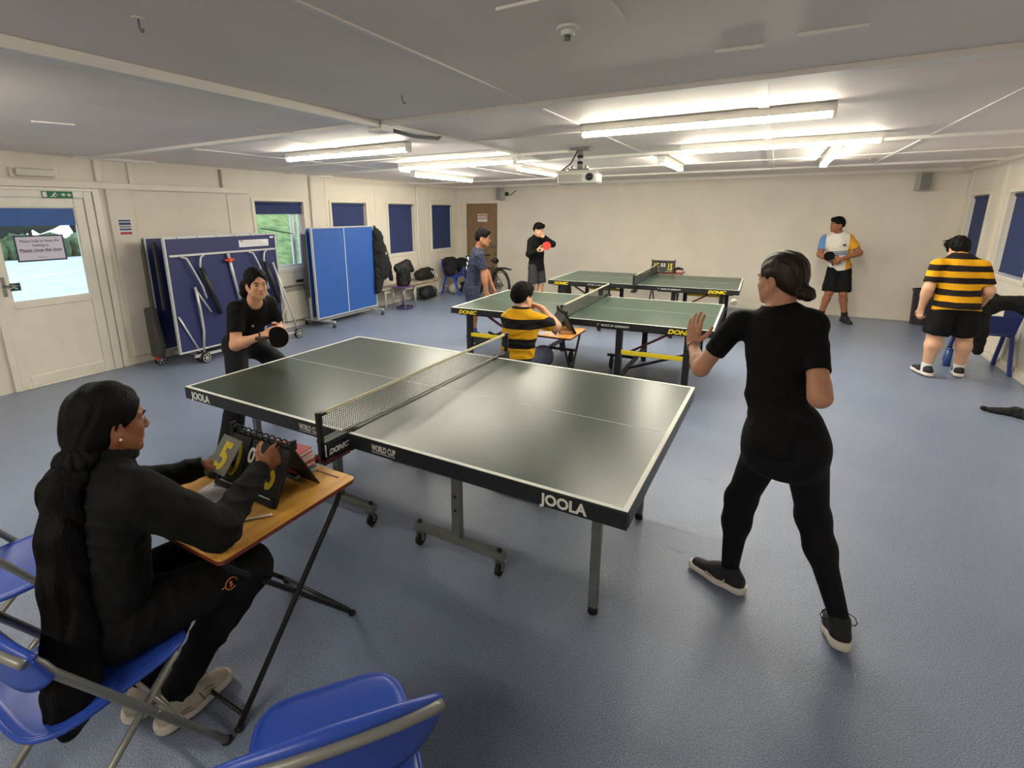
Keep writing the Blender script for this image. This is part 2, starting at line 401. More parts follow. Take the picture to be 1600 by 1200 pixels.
def blobs(name, pts, m, label, cat, seed=0):
    t = thing(name, label, cat, pts[0][:3])
    b = MB(); q = random.Random(seed); c0 = Vector(pts[0][:3])
    for x, y, z, r in pts:
        n, k = 12, 8; base = len(b.v)
        b.ball(tuple(Vector((x, y, z))-c0), (r, r, r*.9), 12, 8)
        for i in range(base, len(b.v)):
            v = Vector(b.v[i]); b.v[i] = tuple(v + Vector((q.uniform(-1, 1), q.uniform(-1, 1), q.uniform(-1, 1)))*r*.18)
    b.build('foliage', m, t); MB().cyl((0, 0, -pts[0][2]-.3), (0, 0, 0), .12, 8, .08).build('trunk', mat('bark', (80, 66, 52), .9), t)
    return t
M_hedge = mat('hedge_green', (52, 74, 44), .9, var=.3, vscale=3, c2=(88, 108, 66))
blobs('hedge', [(-34, -4+k*1.4, 0.2, .85) for k in range(19)], M_hedge, 'green hedge beyond the ramp, seen through the door glass', 'hedge', 3)
blobs('tree', [(-40, 4, 2.6, 2.2), (-40, 1, 2.4, 2.1), (-40, 7.5, 2.2, 2.0)], mat('dark_leaves', (44, 60, 50), .9, var=.3, vscale=4), 'dark tree far behind the hedge, through the door glass', 'tree', 5)
blobs('tree', [(-40, 14, 3.0, 2.4), (-40, 17.5, 3.0, 2.3), (-40, 12.5, 2.2, 1.8)], mat('dark_leaves'), 'dark tree nearer the ramp rail, through the door glass', 'tree', 6)
bank = MB(); bank.add([(-8.9, 5.6, 0.5), (-8.9, 15, 0.5), (-14, 18, 3.1), (-14, 8.6, 3.1), (-8.9, 5.6, -.3), (-8.9, 15, -.3), (-14, 18, -.3), (-14, 8.6, -.3)], [(0, 1, 2, 3), (4, 7, 6, 5), (0, 4, 5, 1), (1, 5, 6, 2), (2, 6, 7, 3), (3, 7, 4, 0)])
bank.build('grass_bank', M_grass, None, label='green grass bank outside the window with the raised blind', cat='grass', kind='stuff')
struct('path', MB().b2((-8.88, 4.9, -0.3), (-6.95, 14, 0.5)), mat('paving_grey', (170, 172, 176), .8, var=.08, vscale=5))
# ================================================================ CEILING FIXTURES
def tube_mat():
    m = bpy.data.materials.new('lit_diffuser'); m.use_nodes = True
    b = m.node_tree.nodes['Principled BSDF']; b.inputs['Base Color'].default_value = (.9, .88, .8, 1)
    b.inputs['Emission Color'].default_value = (1.0, 0.93, 0.76, 1); b.inputs['Emission Strength'].default_value = LAMP
    return m
M_lit = tube_mat()
def strip_light(x, y, L, rz, label, proto=[None]):
    root = thing('strip_light', label, 'ceiling light', (x, y, H), rz, 'fluorescent strip lights')
    MB().b2((-L/2, -0.045, -0.056), (L/2, 0.045, -0.001)).build('housing', M_white, root, 0.004)
    b = MB(); n = 10                                   # rounded diffuser
    prof = [(0.036, -0.057)]+[(0.036*math.cos(a), -0.066-0.022*math.sin(a)) for a in [PI*k/n for k in range(n+1)]]+[(-0.036, -0.057)]
    m = len(prof); hl = L/2-0.02
    b.add([(-hl, p, q) for p, q in prof]+[(hl, p, q) for p, q in prof], [(i, (i+1) % m, m+(i+1) % m, m+i) for i in range(m)]+[tuple(range(m-1, -1, -1)), tuple(range(m, 2*m))])
    b.build('diffuser', M_lit, root)
    for s in (-1, 1):
        MB().b2((s*(L/2-0.02), -0.04, -0.09), (s*L/2, 0.04, -0.056)).build('end_cap', M_white, root, 0.003)
    return root
strip_light(-0.565, 3.99, 1.62, 0, 'long lit strip light right of the projector, the one nearest the camera')
strip_light(-0.1, 5.64, 1.62, 0, 'long lit strip light right of the projector, second from the camera')
strip_light(-3.83, 3.98, 1.62, 0, 'lit strip light nearest the half open window blind, left of the ceiling conduit')
strip_light(-3.54, 5.56, 1.68, 0, 'lit strip light ending beside the ceiling conduit, left of the projector')
strip_light(-4.9, 7.4, 1.75, PI/2, 'lit strip light pointing to the brown door')
strip_light(-3.1, 7.4, 1.8, PI/2, 'lit strip light whose far end hides behind the projector')
strip_light(-1.25, 7.15, 1.4, PI/2, 'short looking lit strip light pointing at the far wall, middle of the room')
strip_light(0.45, 7.35, 1.8, PI/2, 'lit strip light pointing at the far wall above the boy in the white shirt')
strip_light(-4.15, 0.72, 1.62, 0, 'lit strip light over the glazed door side, near end of the room')
strip_light(-1.0, -1.2, 1.62, 0, 'added fill strip light, out of view by the front wall of the room')  # extra lamp out of view, added to brighten the near end

M_black = mat('black_plastic', (22, 22, 24), .45)
M_grey = mat('grey_metal', (128, 128, 126), .4, .55, var=.05, vscale=10)
M_pjt = mat('projector_white', (206, 204, 198), .4)
# conduit along the ceiling
c = thing('ceiling_conduit', 'white cable conduit running along the ceiling past the projector', 'conduit', (-2.57, 0, H))
MB().b2((-0.045, YF, -0.05), (0.045, 3.0, -0.0005)).build('trunking', M_beam, c, 0.004)
MB().b2((-0.02, 3.1, -0.022), (0.02, 6.08, -0.0005)).build('mini_trunking', M_beam, c)
MB().box((0, 3.06, -0.05), (0.13, 0.13, 0.045)).box((0, 5.3, -0.03), (0.1, 0.1, 0.05)).build('junction_box', M_white, c, 0.004)
MB().tube([(0.03, 3.1, -0.045), (0.05, 3.4, -0.06), (0.03, 3.75, -0.035), (0.02, 3.8, -.02)], 0.014, 8).build('cable', mat('grey_cable', (110, 110, 110), .5), c)
MB().b2((0.02, 5.27, -0.04), (0.62, 5.3, -0.015)).tube([(0.6, 5.285, -.03), (0.7, 5.29, -.03)], .01, 6).build('branch_trunking', M_beam, c)
# projector
p = thing('projector', 'white projector hanging from the ceiling on a short pole', 'projector', (-1.83, 5.3, H), 0.1)
b = MB(); b.box((0, 0, -0.012), (0.2, 0.14, 0.022)).tube([(0, 0, -0.02), (0, 0, -0.2)], 0.028, 12)
b.box((0, 0, -0.215), (0.22, 0.12, 0.02)).box((-.07, 0, -.2), (.02, .1, .05)).box((.07, 0, -.2), (.02, .1, .05))
b.build('mount', M_grey, p, 0.003)
MB().tube([(0, -0.001, -0.07), (0, -0.001, -0.1)], 0.031, 12).tube([(0, -0.001, -0.13), (0, -0.001, -0.16)], 0.031, 12).build('mount_clamp', M_black, p)
body = MB().box((0, 0, -0.3), (0.41, 0.3, 0.11)).build('case', M_pjt, p, 0.02)
top = MB(); top.prism([(-.2, -.14), (.2, -.14), (.17, .13), (-.17, .13)], -.245, -.228); top.build('lid', M_pjt, p, .006)
g = MB()
for k in range(7): g.box((-0.06, -0.153, -0.27-0.01*k), (0.24, 0.006, 0.004))
g.build('vent_slats', mat('vent_grey', (150, 148, 142), .5), body)
MB().cyl((0.135, -0.16, -0.295), (0.135, -0.13, -0.295), 0.038, 20).build('lens_ring', M_black, body)
MB().ball((0.135, -0.155, -0.295), (0.026, 0.012, 0.026)).build('lens', mat('lens_dark', (20, 24, 34), .05), body)
MB().tube([(-0.2, 0.0, -0.3), (-0.24, 0, -0.34), (-0.25, 0, -0.28), (-0.2, 0.0, -0.22), (-0.1, 0, -0.15), (-0.03, 0, -0.03)], 0.007, 8).tube([(-0.2, .05, -0.28), (-0.235, .05, -0.3), (-0.23, .04, -0.24), (-0.12, .02, -0.19)], 0.006, 8).build('cable', M_black, p)

def speaker(x, y, rz, label):
    s = thing('wall_speaker', label, 'speaker', (x, y, 2.23), rz)
    MB().b2((-0.08, -0.13, -0.135), (0.08, 0.0, 0.135)).build('cabinet', mat('speaker_grey', (168, 166, 160), .6), s, 0.008)
    MB().b2((-0.07, -0.137, -0.12), (0.07, -0.128, 0.12)).build('grille', mat('grille_grey', (140, 140, 138), .8, bump=.4, bscale=300), s, 0.003)
    MB().tube([(0.02, 0, 0), (0.05, 0.05, 0), (0.06, 0.1, 0)], 0.014, 8).box((0.07, 0.1, 0), (0.07, 0.014, 0.09)).build('bracket', mat('dark_bracket', (60, 58, 56), .5), s)
    return s
speaker(-5.49, YB-0.11, -0.15, 'small grey speaker high on the wall beside the brown door')
speaker(1.9, YB-0.11, 0.35, 'small grey speaker high in the corner by the right hand windows')
MB().tube([(-5.4, YB-.02, 2.22), (-5.3, YB-.03, 2.2), (-5.22, YB-.03, 2.27), (-5.17, YB-.02, 2.3)], 0.008, 6).build('cable', M_black, None, label='black cable curling on the wall beside the left speaker', cat='cable')
# small ceiling hardware
def hook(x, y, label):
    h = thing('ceiling_hook', label, 'hook', (x, y, H))
    MB().cyl((0, 0, -0.004), (0, 0, -0.0005), 0.02, 14).build('base_plate', M_ceil, h)
    MB().tube([(0, 0, 0), (0, 0, -0.03), (0.008, 0, -0.045), (0.018, 0, -0.048), (0.022, 0, -0.036)], 0.003, 6).build('hook_wire', M_grey, h)
hook(-1.95, 1.1, 'wire hook in the ceiling at the near end, left of the hatch')
hook(-1.9, 2.46, 'small ceiling hook left of the long white cover strip')
hook(-4.2, 4.05, 'small ceiling hook beside the left strip light')
h = thing('ceiling_hatch', 'square grey ceiling hatch with a small white detector in it', 'hatch', (-0.70, 1.81, H))
MB().b2((-0.165, -0.165, -0.008), (0.165, 0.165, -0.0005)).build('hatch_panel', M_ceil, h, 0.002)
for q in (((-0.171, -0.171), (0.171, -0.165)), ((0.165, -0.165), (0.171, 0.171))):
    MB().b2((*q[0], -0.01), (*q[1], -0.0005)).build('edge_strip', M_beam, h)
hd = thing('smoke_detector', 'small white round detector under the ceiling hatch', 'detector', (-0.72, 1.9, H-0.008))
MB().cyl((0, 0, -0.012), (0, 0, 0), 0.04, 20).cyl((0, 0, -0.03), (0, 0, -0.012), 0.024, 16).build('detector_base', M_white, hd, 0.003)
MB().cyl((0, 0, -0.045), (0, 0, -0.03), 0.012, 12).build('sensor', M_grey, hd)
for (x, y, l, a, lb) in ((-0.21, 2.5, 0.09, 0.1, 'short white cable clip cover on the ceiling beside the joint'), (0.1, 2.44, 0.22, 0.05, 'white plastic strip on the ceiling right of the hatch'),
                      (-2.72, 1.7, 0.09, 0.9, 'short white strip on the ceiling just left of the conduit'), (-4.52, 1.85, 0.24, 1.2, 'white strip on the ceiling above the glazed door'), (-3.5, 2.9, 0.14, 1.1, 'white strip on the ceiling behind the first cover beam'),
                      (1.0, 8.6, .5, 1.35, 'grey strip on the ceiling beyond the right strip lights')):
    t = MB().box((0, 0, -0.006), (l*2 if l < .2 else l, 0.012, 0.011)).build('cover_strip', M_beam, None, 0, label=lb, cat='strip'); t.location = (x, y, H); t.rotation_euler = (0, 0, a)

# ================================================================ THINGS ON THE LEFT WALL
el = thing('bulkhead_light', 'unlit white bulkhead light on the wall above the glazed door', 'wall light', (XL, 2.5, 2.235))
MB().b2((0, -0.2, -0.05), (0.03, 0.2, 0.05)).build('base_plate', M_upvc, el, 0.005)
MB().b2((0.03, -0.165, -0.04), (0.075, 0.165, 0.04)).build('diffuser', mat('opal_diffuser', (196, 190, 170), .3, spec=.6), el, 0.012)
sg = thing('exit_sign', 'green emergency exit sign with white running figure above the door', 'sign', (XL+0.012, 2.7, 2.045))
sg.location = (XL+0.031, 2.66, 2.02)
MB().b2((0, -0.14, -0.035), (0.003, 0.14, 0.035)).build('sign_plate', mat('sign_green', (20, 110, 70), .5), sg)
b = MB(); W = lambda y, z, dy, dz: b.b2((0.003, y, z), (0.0038, y+dy, z+dz))
W(-0.13, -0.026, 0.035, 0.052); W(0.085, -0.004, 0.04, 0.01); W(0.1, -.02, .01, .035)
b.ball((0.0035, -0.02, 0.018), (0.001, 0.007, 0.007)); b.beam((0.0035, -0.025, 0.01), (0.0035, -0.04, -0.008), 0.001, 0.012); b.beam((0.0035, -0.04, -0.008), (0.0035, -0.015, -0.025), 0.001, 0.008)
b.beam((0.0035, -0.04, -0.008), (0.0035, -0.06, -0.025), 0.001, 0.008); b.beam((0.0035, -0.022, 0.006), (0.0035, 0.004, -0.004), 0.001, 0.007)
b.beam((.0035, .03, .0), (.0035, .07, .0), .001, .01); b.beam((.0035, .05, .014), (.0035, .072, .0), .001, .008); b.beam((.0035, .05, -.014), (.0035, .072, .0), .001, .008)
b.build('pictogram', mat('sign_white', (235, 238, 235), .5), sg)
nt = thing('door_notice', 'white notice with dark border taped inside the door glass', 'notice', (XL+0.006, 2.43, 1.47))
MB().b2((0, -0.215, -0.135), (0.001, 0.215, 0.135)).build('notice_border', mat('notice_ink', (50, 52, 78), .6), nt)
MB().b2((0.001, -0.2, -0.12), (0.0016, 0.2, 0.12)).build('paper', mat('notice_paper', (214, 210, 226), .7), nt)
Mi = mat('notice_ink')
for s, z, sz, bd in (('Please help to keep the', 0.065, 0.036, .0004), ('heating in', 0.02, 0.036, .0004), ('Please close the door', -0.032, 0.042, .001), ('Thank you', -0.1, 0.02, 0)):
    text('lettering', s, sz, Mi, nt, (0.0017, 0, z), (0, 1, 0), (0, 0, 1), bold=bd, align='CENTER')
MB().b2((0.0016, -0.18, -0.041), (0.0019, 0.18, -0.038)).build('underline', Mi, nt)
ds = thing('door_sticker', 'small green running figure sticker low on the door glass', 'sticker', (XL+0.006, 2.09+.04, 1.09))
MB().b2((0, -0.06, -0.04), (0.0008, 0.06, 0.04)).build('sticker_base', mat('dark_green', (24, 60, 44), .5), ds)
MB().ball((0.001, 0, 0.012), (0.0006, 0.012, 0.012)).beam((.001, 0, 0), (.001, .03, -.02), .001, .012).beam((.001, 0, 0), (.001, -.03, -.015), .001, .01).build('pictogram', mat('sign_white'), ds)
wp = thing('wall_notice', 'small notice with blue and red bands beside the door', 'notice', (XL+0.036, 3.27, 1.67))
MB().b2((0, -0.075, -0.1), (0.0012, 0.075, 0.1)).build('paper', mat('paper_white', (226, 224, 226), .7), wp)
for z, h_, c_ in ((0.07, 0.02, 'b'), (0.035, 0.03, 'b'), (0.0, 0.014, 'k'), (-0.03, 0.02, 'b'), (-0.075, 0.03, 'r')):
    MB().b2((0.0012, -0.065, z-h_/2), (0.0018, 0.065, z+h_/2)).build('print_band', {'b': mat('print_blue', (52, 66, 116), .7), 'r': mat('print_red', (176, 60, 66), .7), 'k': mat('print_grey', (90, 92, 100), .7)}[c_], wp)
for k, z in enumerate((1.13, 1.02)):
    sk = thing('wall_socket', ['grey double socket plate beside the folded table, upper', 'grey double socket plate beside the folded table, lower'][k], 'socket', (XL, 3.53, z))
    MB().b2((0, -0.06, -0.035), (0.012, 0.06, 0.035)).build('plate', mat('socket_grey', (176, 172, 166), .5), sk, 0.003)
    MB().b2((0.012, -0.04, -0.012), (0.015, -0.01, 0.012)).b2((0.012, 0.01, -0.012), (0.015, 0.04, 0.012)).build('socket_face', mat('socket_face', (196, 192, 184), .5), sk)
ht = thing('panel_heater', 'cream wall heater with a grey grille under the first window', 'heater', (XL, 5.72, 0))
MB().b2((0.001, -0.32, 0.12), (0.09, 0.32, 0.66)).build('heater_case', mat('heater_cream', (214, 208, 190), .45), ht, 0.01)
g = MB(); g.b2((0.012, -0.33, 0.66), (0.1, 0.33, 0.685))
for k in range(5): g.b2((0.088, -0.3, 0.6+0.011*k), (0.094, 0.3, 0.605+0.011*k))
g.build('heater_grille', mat('heater_grey', (112, 108, 104), .5), ht)
MB().b2((0.001, 0.0, 0.72), (0.025, 0.14, 0.76)).build('heater_switch', mat('dark_grey_metal'), ht, .003)
ap = thing('door_sign', 'white sign with red lettering on the brown door', 'sign', (-6.07, YB+0.009, 1.7))
MB().b2((-0.13, -0.002, -0.09), (0.13, 0, 0.09)).build('paper', mat('paper_white'), ap)
Mr = mat('print_red')
text('lettering', 'NOTICE', 0.06, Mr, ap, (0.015, -0.0025, 0.03), (1, 0, 0), (0, 0, 1), bold=.003, align='CENTER')
text('lettering', 'NO ENTRY', 0.046, Mr, ap, (0.015, -0.0025, -0.03), (1, 0, 0), (0, 0, 1), bold=.002, align='CENTER')
for z in (.045, -.012): MB().box((-0.105, -0.003, z), (0.022, 0.001, 0.022)).build('red_mark', Mr, ap)

# ================================================================ TABLE TENNIS TABLES
def top_mat(name, c, c2, rough):
    m = bpy.data.materials.new(name); m.use_nodes = True
    N, L = m.node_tree.nodes, m.node_tree.links; b = N['Principled BSDF']
    tc = N.new('ShaderNodeTexCoord'); n = N.new('ShaderNodeTexNoise'); n.inputs['Scale'].default_value = 1.6; n.inputs['Detail'].default_value = 3; n.inputs['Roughness'].default_value = .5
    L.new(tc.outputs['Object'], n.inputs['Vector'])
    r = N.new('ShaderNodeValToRGB'); r.color_ramp.elements[0].position = .3; r.color_ramp.elements[1].position = .75
    r.color_ramp.elements[0].color = (*srgb(*c), 1); r.color_ramp.elements[1].color = (*srgb(*c2), 1)
    L.new(n.outputs['Fac'], r.inputs['Fac']); L.new(r.outputs['Color'], b.inputs['Base Color'])
    mr = N.new('ShaderNodeMapRange'); mr.inputs[1].default_value = .3; mr.inputs[2].default_value = .7; mr.inputs[3].default_value = rough-.01; mr.inputs[4].default_value = rough+.02
    L.new(n.outputs['Fac'], mr.inputs[0]); L.new(mr.outputs[0], b.inputs['Roughness']); b.inputs['Specular IOR Level'].default_value = .5
    return m
M_topA = top_mat('dark_green_playing_surface', (32, 50, 42), (42, 60, 50), .3)
M_topB = top_mat('green_playing_surface', (54, 76, 64), (64, 86, 73), .3)
M_line = mat('white_line_paint', (224, 226, 220), .5)
M_apron = mat('black_apron', (30, 31, 34), .4)
M_yel = mat('yellow_paint', (226, 202, 32), .45)
M_cream = mat('net_tape_cream', (214, 208, 184), .8)
M_net = mat('net_cord_black', (26, 28, 28), .8)
M_netl = mat('net_cord_pale', (150, 150, 140), .8)
M_legA = mat('grey_table_steel', (118, 120, 120), .42, .4, var=.06, vscale=12)
M_legB = mat('black_table_steel', (24, 25, 28), .42)
M_rub = mat('black_rubber', (18, 18, 18), .7)
def caster(parent, x, y, z, r, steel, nm='caster', lab=None, sub=True):
    b = MB(); b.cyl((x-0.011, y, z+r), (x+0.011, y, z+r), r, 18)
    w = b.build(nm, M_rub, parent)
    b = MB(); b.cyl((x, y, z+2*r+0.012), (x, y, z+2*r+0.03), 0.014, 10).beam((x-0.017, y+.006, z+r), (x-0.017, y-.004, z+2*r+.014), .004, .022, (0, 1, 0)).beam((x+0.017, y+.006, z+r), (x+0.017, y-.004, z+2*r+.014), .004, .022, (0, 1, 0)).box((x, y-.004, z+2*r+.012), (.04, .03, .004))
    b.cyl((x-.02, y, z+r), (x+.02, y, z+r), .007, 8)
    b.build('caster_fork', M_grey, parent)
def tt_net(name, label, cx, cy, rz, clampcol, clamp_text, near_text_mat):
    t = thing(name, label, 'net', (cx, cy, 0.76), rz, None)
    hw = 0.915
    for s in (-1, 1):
        MB().b2((-0.012, s*hw-0.012, -0.07), (0.012, s*hw+0.012, 0.157)).box((0.01, s*(hw-.012), .15), (.03, .03, .012)).build('net_post', M_black, t, 0.003)
        b = MB(); b.b2((-0.03, s*0.775, 0.001), (0.03, s*hw, 0.013)).b2((-0.02, s*0.7, 0.001), (0.02, s*0.79, 0.008)); b.b2((-0.028, s*0.768, -0.075), (0.028, s*hw, -0.06))
        b.b2((0.02, s*0.775, -0.062), (0.032, s*0.905, 0.002))
        cl = b.build('net_clamp', M_black, t, 0.002)
        MB().b2((-0.034, s*0.77, -0.095), (0.034, s*0.93, -0.075)).ball((0, s*0.945, -0.06), (0.022, 0.016, 0.022)).build('clamp_lever', clampcol, t, .002)
        MB().cyl((0.0, s*0.735, -0.1), (0.0, s*0.735, -0.082), 0.022, 12).cyl((0.0, s*0.735, -0.082), (0.0, s*0.735, -0.062), 0.006, 8).b2((-.012, s*.725, -.088), (.012, s*.79, -.08)).build('clamp_screw', M_black, t)
        if clamp_text and s == -1:
            text('lettering', clamp_text, 0.036, M_line, t, (0.0325, -0.9, -0.052), (0, 1, 0), (0, 0, 1), bold=.0015, shear=.3)
    b = MB(); n = 144
    for i in range(n+1):
        y = -hw+0.015+(2*hw-0.03)*i/n; sag = 0
        b.box((0, y, 0.0755), (0.0014, 0.0016, 0.137))
    for k in range(11):
        z = 0.007+0.0125*k; b.box((0, 0, z), (0.0014, 2*hw-0.03, 0.0016))
    o = b.build('net_mesh', M_net, t); o['kind'] = 'stuff'
    MB().b2((-0.004, -hw, 0.139), (0.004, hw, 0.153)).build('net_tape', M_cream, t)
    MB().tube([(0.004, -0.78, 0.012), (0.004, 0, 0.009), (0.004, 0.78, 0.012)], 0.004, 6).build('bottom_cord', M_netl if clamp_text else M_net, t)
    return t
L2, W2, HT = 1.37, 0.7625, 0.76
def half_top(root, s, m, ap=0.065):
    g = 0.003
    x0, x1 = (g, L2) if s > 0 else (-L2, -g)
    top = MB().b2((x0, -W2, HT-0.022), (x1, W2, HT)).build('table_half', m, root)
    e = MB(); zl, zh, w = HT+0.0002, HT+0.0008, 0.02
    xo = x1 if s > 0 else x0; xi = xo - s*w
    e.b2((x0, -W2, zl), (x1, -W2+w, zh)).b2((x0, W2-w, zl), (x1, W2, zh)).b2((min(xo, xi), -W2+w, zl), (max(xo, xi), W2-w, zh))
    e.b2((x0, -0.0015, zl), (x1, 0.0015, zh))
    e.build('edge_lines', M_line, top)
    a = MB(); t = 0.018; z0, z1 = HT-ap-0.004, HT-0.003
    a.b2((x0, -W2-0.002, z0), (x1, -W2+t, z1)).b2((x0, W2-t, z0), (x1, W2+0.002, z1)).b2((xo-s*t, -W2+t, z0), (xo+s*0.002, W2-t, z1)).b2((x0 if s > 0 else x1-t, -W2+t, z0), (x0+t if s > 0 else x1, W2-t, z0+.03))
    a.build('apron', M_apron, top, 0.0015)
    return top
# ---- table 1 (near)
T1 = thing('table_tennis_table', 'near green table tennis table on grey steel legs with castors', 'table tennis table', (-1.695, 2.415, 0), -0.0174)
for s in (-1, 1):
    tp = half_top(T1, s, M_topA, 0.07)
    ty = -W2-0.0025
    x0 = 1.02 if s > 0 else -1.3
    text('lettering', 'JOOLA', 0.062, M_line, tp, (x0+0.02 if s>0 else x0, ty, 0.698), (1, 0, 0), (0, 0, 1), bold=.0022, space=1.0, sx=.95, label='white JOOLA lettering')
    xw = 0.17 if s > 0 else -0.33
    text('lettering', 'WORLD CUP', 0.044, M_line, tp, (xw, ty, 0.709), (1, 0, 0), (0, 0, 1), sx=.55, bold=.0006, label='white WORLD CUP lettering')
    MB().b2((xw, ty-0.0008, 0.7), (xw+0.142, ty, 0.7025)).build('underline', M_line, tp)
    # under frame rails, end legs
    f = MB()
    for y in (-0.44, 0.44):
        f.beam((s*0.1, y, 0.675), (s*1.3, y, 0.675), 0.025, 0.03)
    f.beam((s*0.43, -0.44, 0.655), (s*0.43, 0.44, 0.655), 0.03, 0.03).beam((s*1.17, -0.44, 0.655), (s*1.17, 0.44, 0.655), 0.03, 0.03)
    f.build('under_frame', M_legA, T1, 0.002)
    for y in (-0.44, 0.42):
        lg = MB().b2((s*1.17-0.02, y-0.02, 0.035), (s*1.17+0.02, y+0.02, 0.67)).build('leg', M_legA, T1, 0.004)
        MB().cyl((s*1.17, y, 0.0), (s*1.17, y, 0.035), 0.024, 14, 0.02).build('rubber_foot', M_rub, lg)
        MB().beam((s*0.46, y, 0.56), (s*1.13, y, 0.6), 0.012, 0.02).build('brace', M_legA, T1)
        # caster unit: upright post on a bar with a caster under each end
        bx = s*0.43
        up = MB().b2((bx-0.025, y-0.02, 0.14), (bx+0.025, y+0.02, 0.67)).build('upright', M_legA, T1, 0.004)
        for z in (.3, .38, .52): MB().cyl((bx, y-.024, z), (bx, y-.019, z), .008, 8).build('bolt', M_rub, up)
        MB().beam((bx+s*.02, y, .54), (bx+s*.09, y, .65), .02, .02).build('gusset', M_legA, up)
        ba = MB().b2((bx-0.28, y-0.022, 0.098), (bx+0.28, y+0.022, 0.14)).build('base_bar', M_legA, T1, 0.004)
        for e in (-0.25, 0.25): 
            caster(ba, bx+e, y, 0.0, 0.036, M_grey)
            MB().cyl((bx+e, y, .14), (bx+e, y, .152), .012, 8).build('bolt', M_rub, ba)
tt_net('table_tennis_net', 'net with cream top tape and DONIC clamp across the near table', -1.695, 2.415, -0.0174, mat('dark_red_plastic', (92, 24, 28), .45), 'DONIC', M_line)

def donic_table(cx, cy, rz, label):
    t = thing('table_tennis_table', label, 'table tennis table', (cx, cy, 0), rz)
    for s in (-1, 1):
        tp = half_top(t, s, M_topB, 0.062)
        ty = -W2-0.0025
        if s < 0:
            text('lettering', 'DONIC', 0.058, M_yel, tp, (-1.27, ty, 0.7), (1, 0, 0), (0, 0, 1), bold=.0028, shear=.3, sx=1.15, label='yellow DONIC lettering')
            text('lettering', 'PERSSON', 0.038, M_line, tp, (-0.72, ty, 0.708), (1, 0, 0), (0, 0, 1), space=1.7, label='white PERSSON lettering')
        else:
            text('lettering', 'DONIC', 0.058, M_yel, tp, (0.98, ty, 0.7), (1, 0, 0), (0, 0, 1), bold=.0028, shear=.3, sx=1.15, label='yellow DONIC lettering')
            text('lettering', 'MADE IN GERMANY', 0.026, M_line, tp, (0.36, ty, 0.713), (1, 0, 0), (0, 0, 1), bold=.0006, space=1.2, label='white MADE IN GERMANY lettering')
            text('lettering', 'Y', 0.036, M_line, tp, (0.31, ty, 0.71), (1, 0, 0), (0, 0, 1), shear=.3)
        for y in (-0.7, 0.68):
            for x in (0.53, 1.16):
                lg = MB().b2((s*x-0.03, y-0.03, 0.03), (s*x+0.03, y+0.03, 0.7)).build('leg', M_legB, t, 0.004)
                MB().cyl((s*x, y, 0), (s*x, y, 0.03), 0.03, 12).build('rubber_foot', M_rub, lg)
                for z in (.07, .12): MB().cyl((s*x, y-.034, z), (s*x, y-.029, z), .009, 8).build('bolt', M_grey, lg)
            MB().b2((s*0.53+s*.03, y-0.036, 0.44), (s*1.16-s*.03, y-0.006, 0.48)).build('foot_bar', M_yel, t, 0.003)
        f = MB()
        f.beam((s*0.53, -0.67, 0.16), (s*0.53, 0.65, 0.16), 0.04, 0.04).beam((s*1.16, -0.67, 0.3), (s*1.16, 0.65, 0.3), 0.03, 0.03)
        f.beam((s*0.3, -0.7, 0.69), (s*1.3, -0.7, 0.69), 0.03, 0.03).beam((s*0.3, 0.68, 0.69), (s*1.3, 0.68, 0.69), 0.03, 0.03)
        f.beam((s*.56, -.3, .18), (s*1.13, -.3, .4), .025, .025).beam((s*.2, .2, .16), (s*.53, .2, .16), .03, .03)
        f.build('under_frame', M_legB, t, 0.002)
        MB().beam((s*.6, -.55, .42), (s*.98, -.6, .66), .022, .022).build('gas_strut', mat('dark_red_plastic'), t)
        w = MB().cyl((s*.25-.012, .2, .07), (s*.25+.012, .2, .07), .07, 18).cyl((s*.25-.014, .2, .07), (s*.25+.014, .2, .07), .03, 12).build('wheel', M_rub, t)
        MB().beam((s*.25, .2, .07), (s*.25, .2, .16), .02, .03).build('wheel_fork', M_legB, t)
    return t
donic_table(-1.757, 5.56, 0.0226, 'middle green table tennis table with black legs and yellow DONIC lettering')
donic_table(-1.707, 8.34, 0.0185, 'far green table tennis table, the smallest, beside the back wall')
tt_net('table_tennis_net', 'net with white top tape across the middle table', -1.757, 5.56, .0226, M_black, None, None)
tt_net('table_tennis_net', 'net across the far table in front of the 15 scoreboard', -1.707, 8.34, .0185, M_black, None, None)

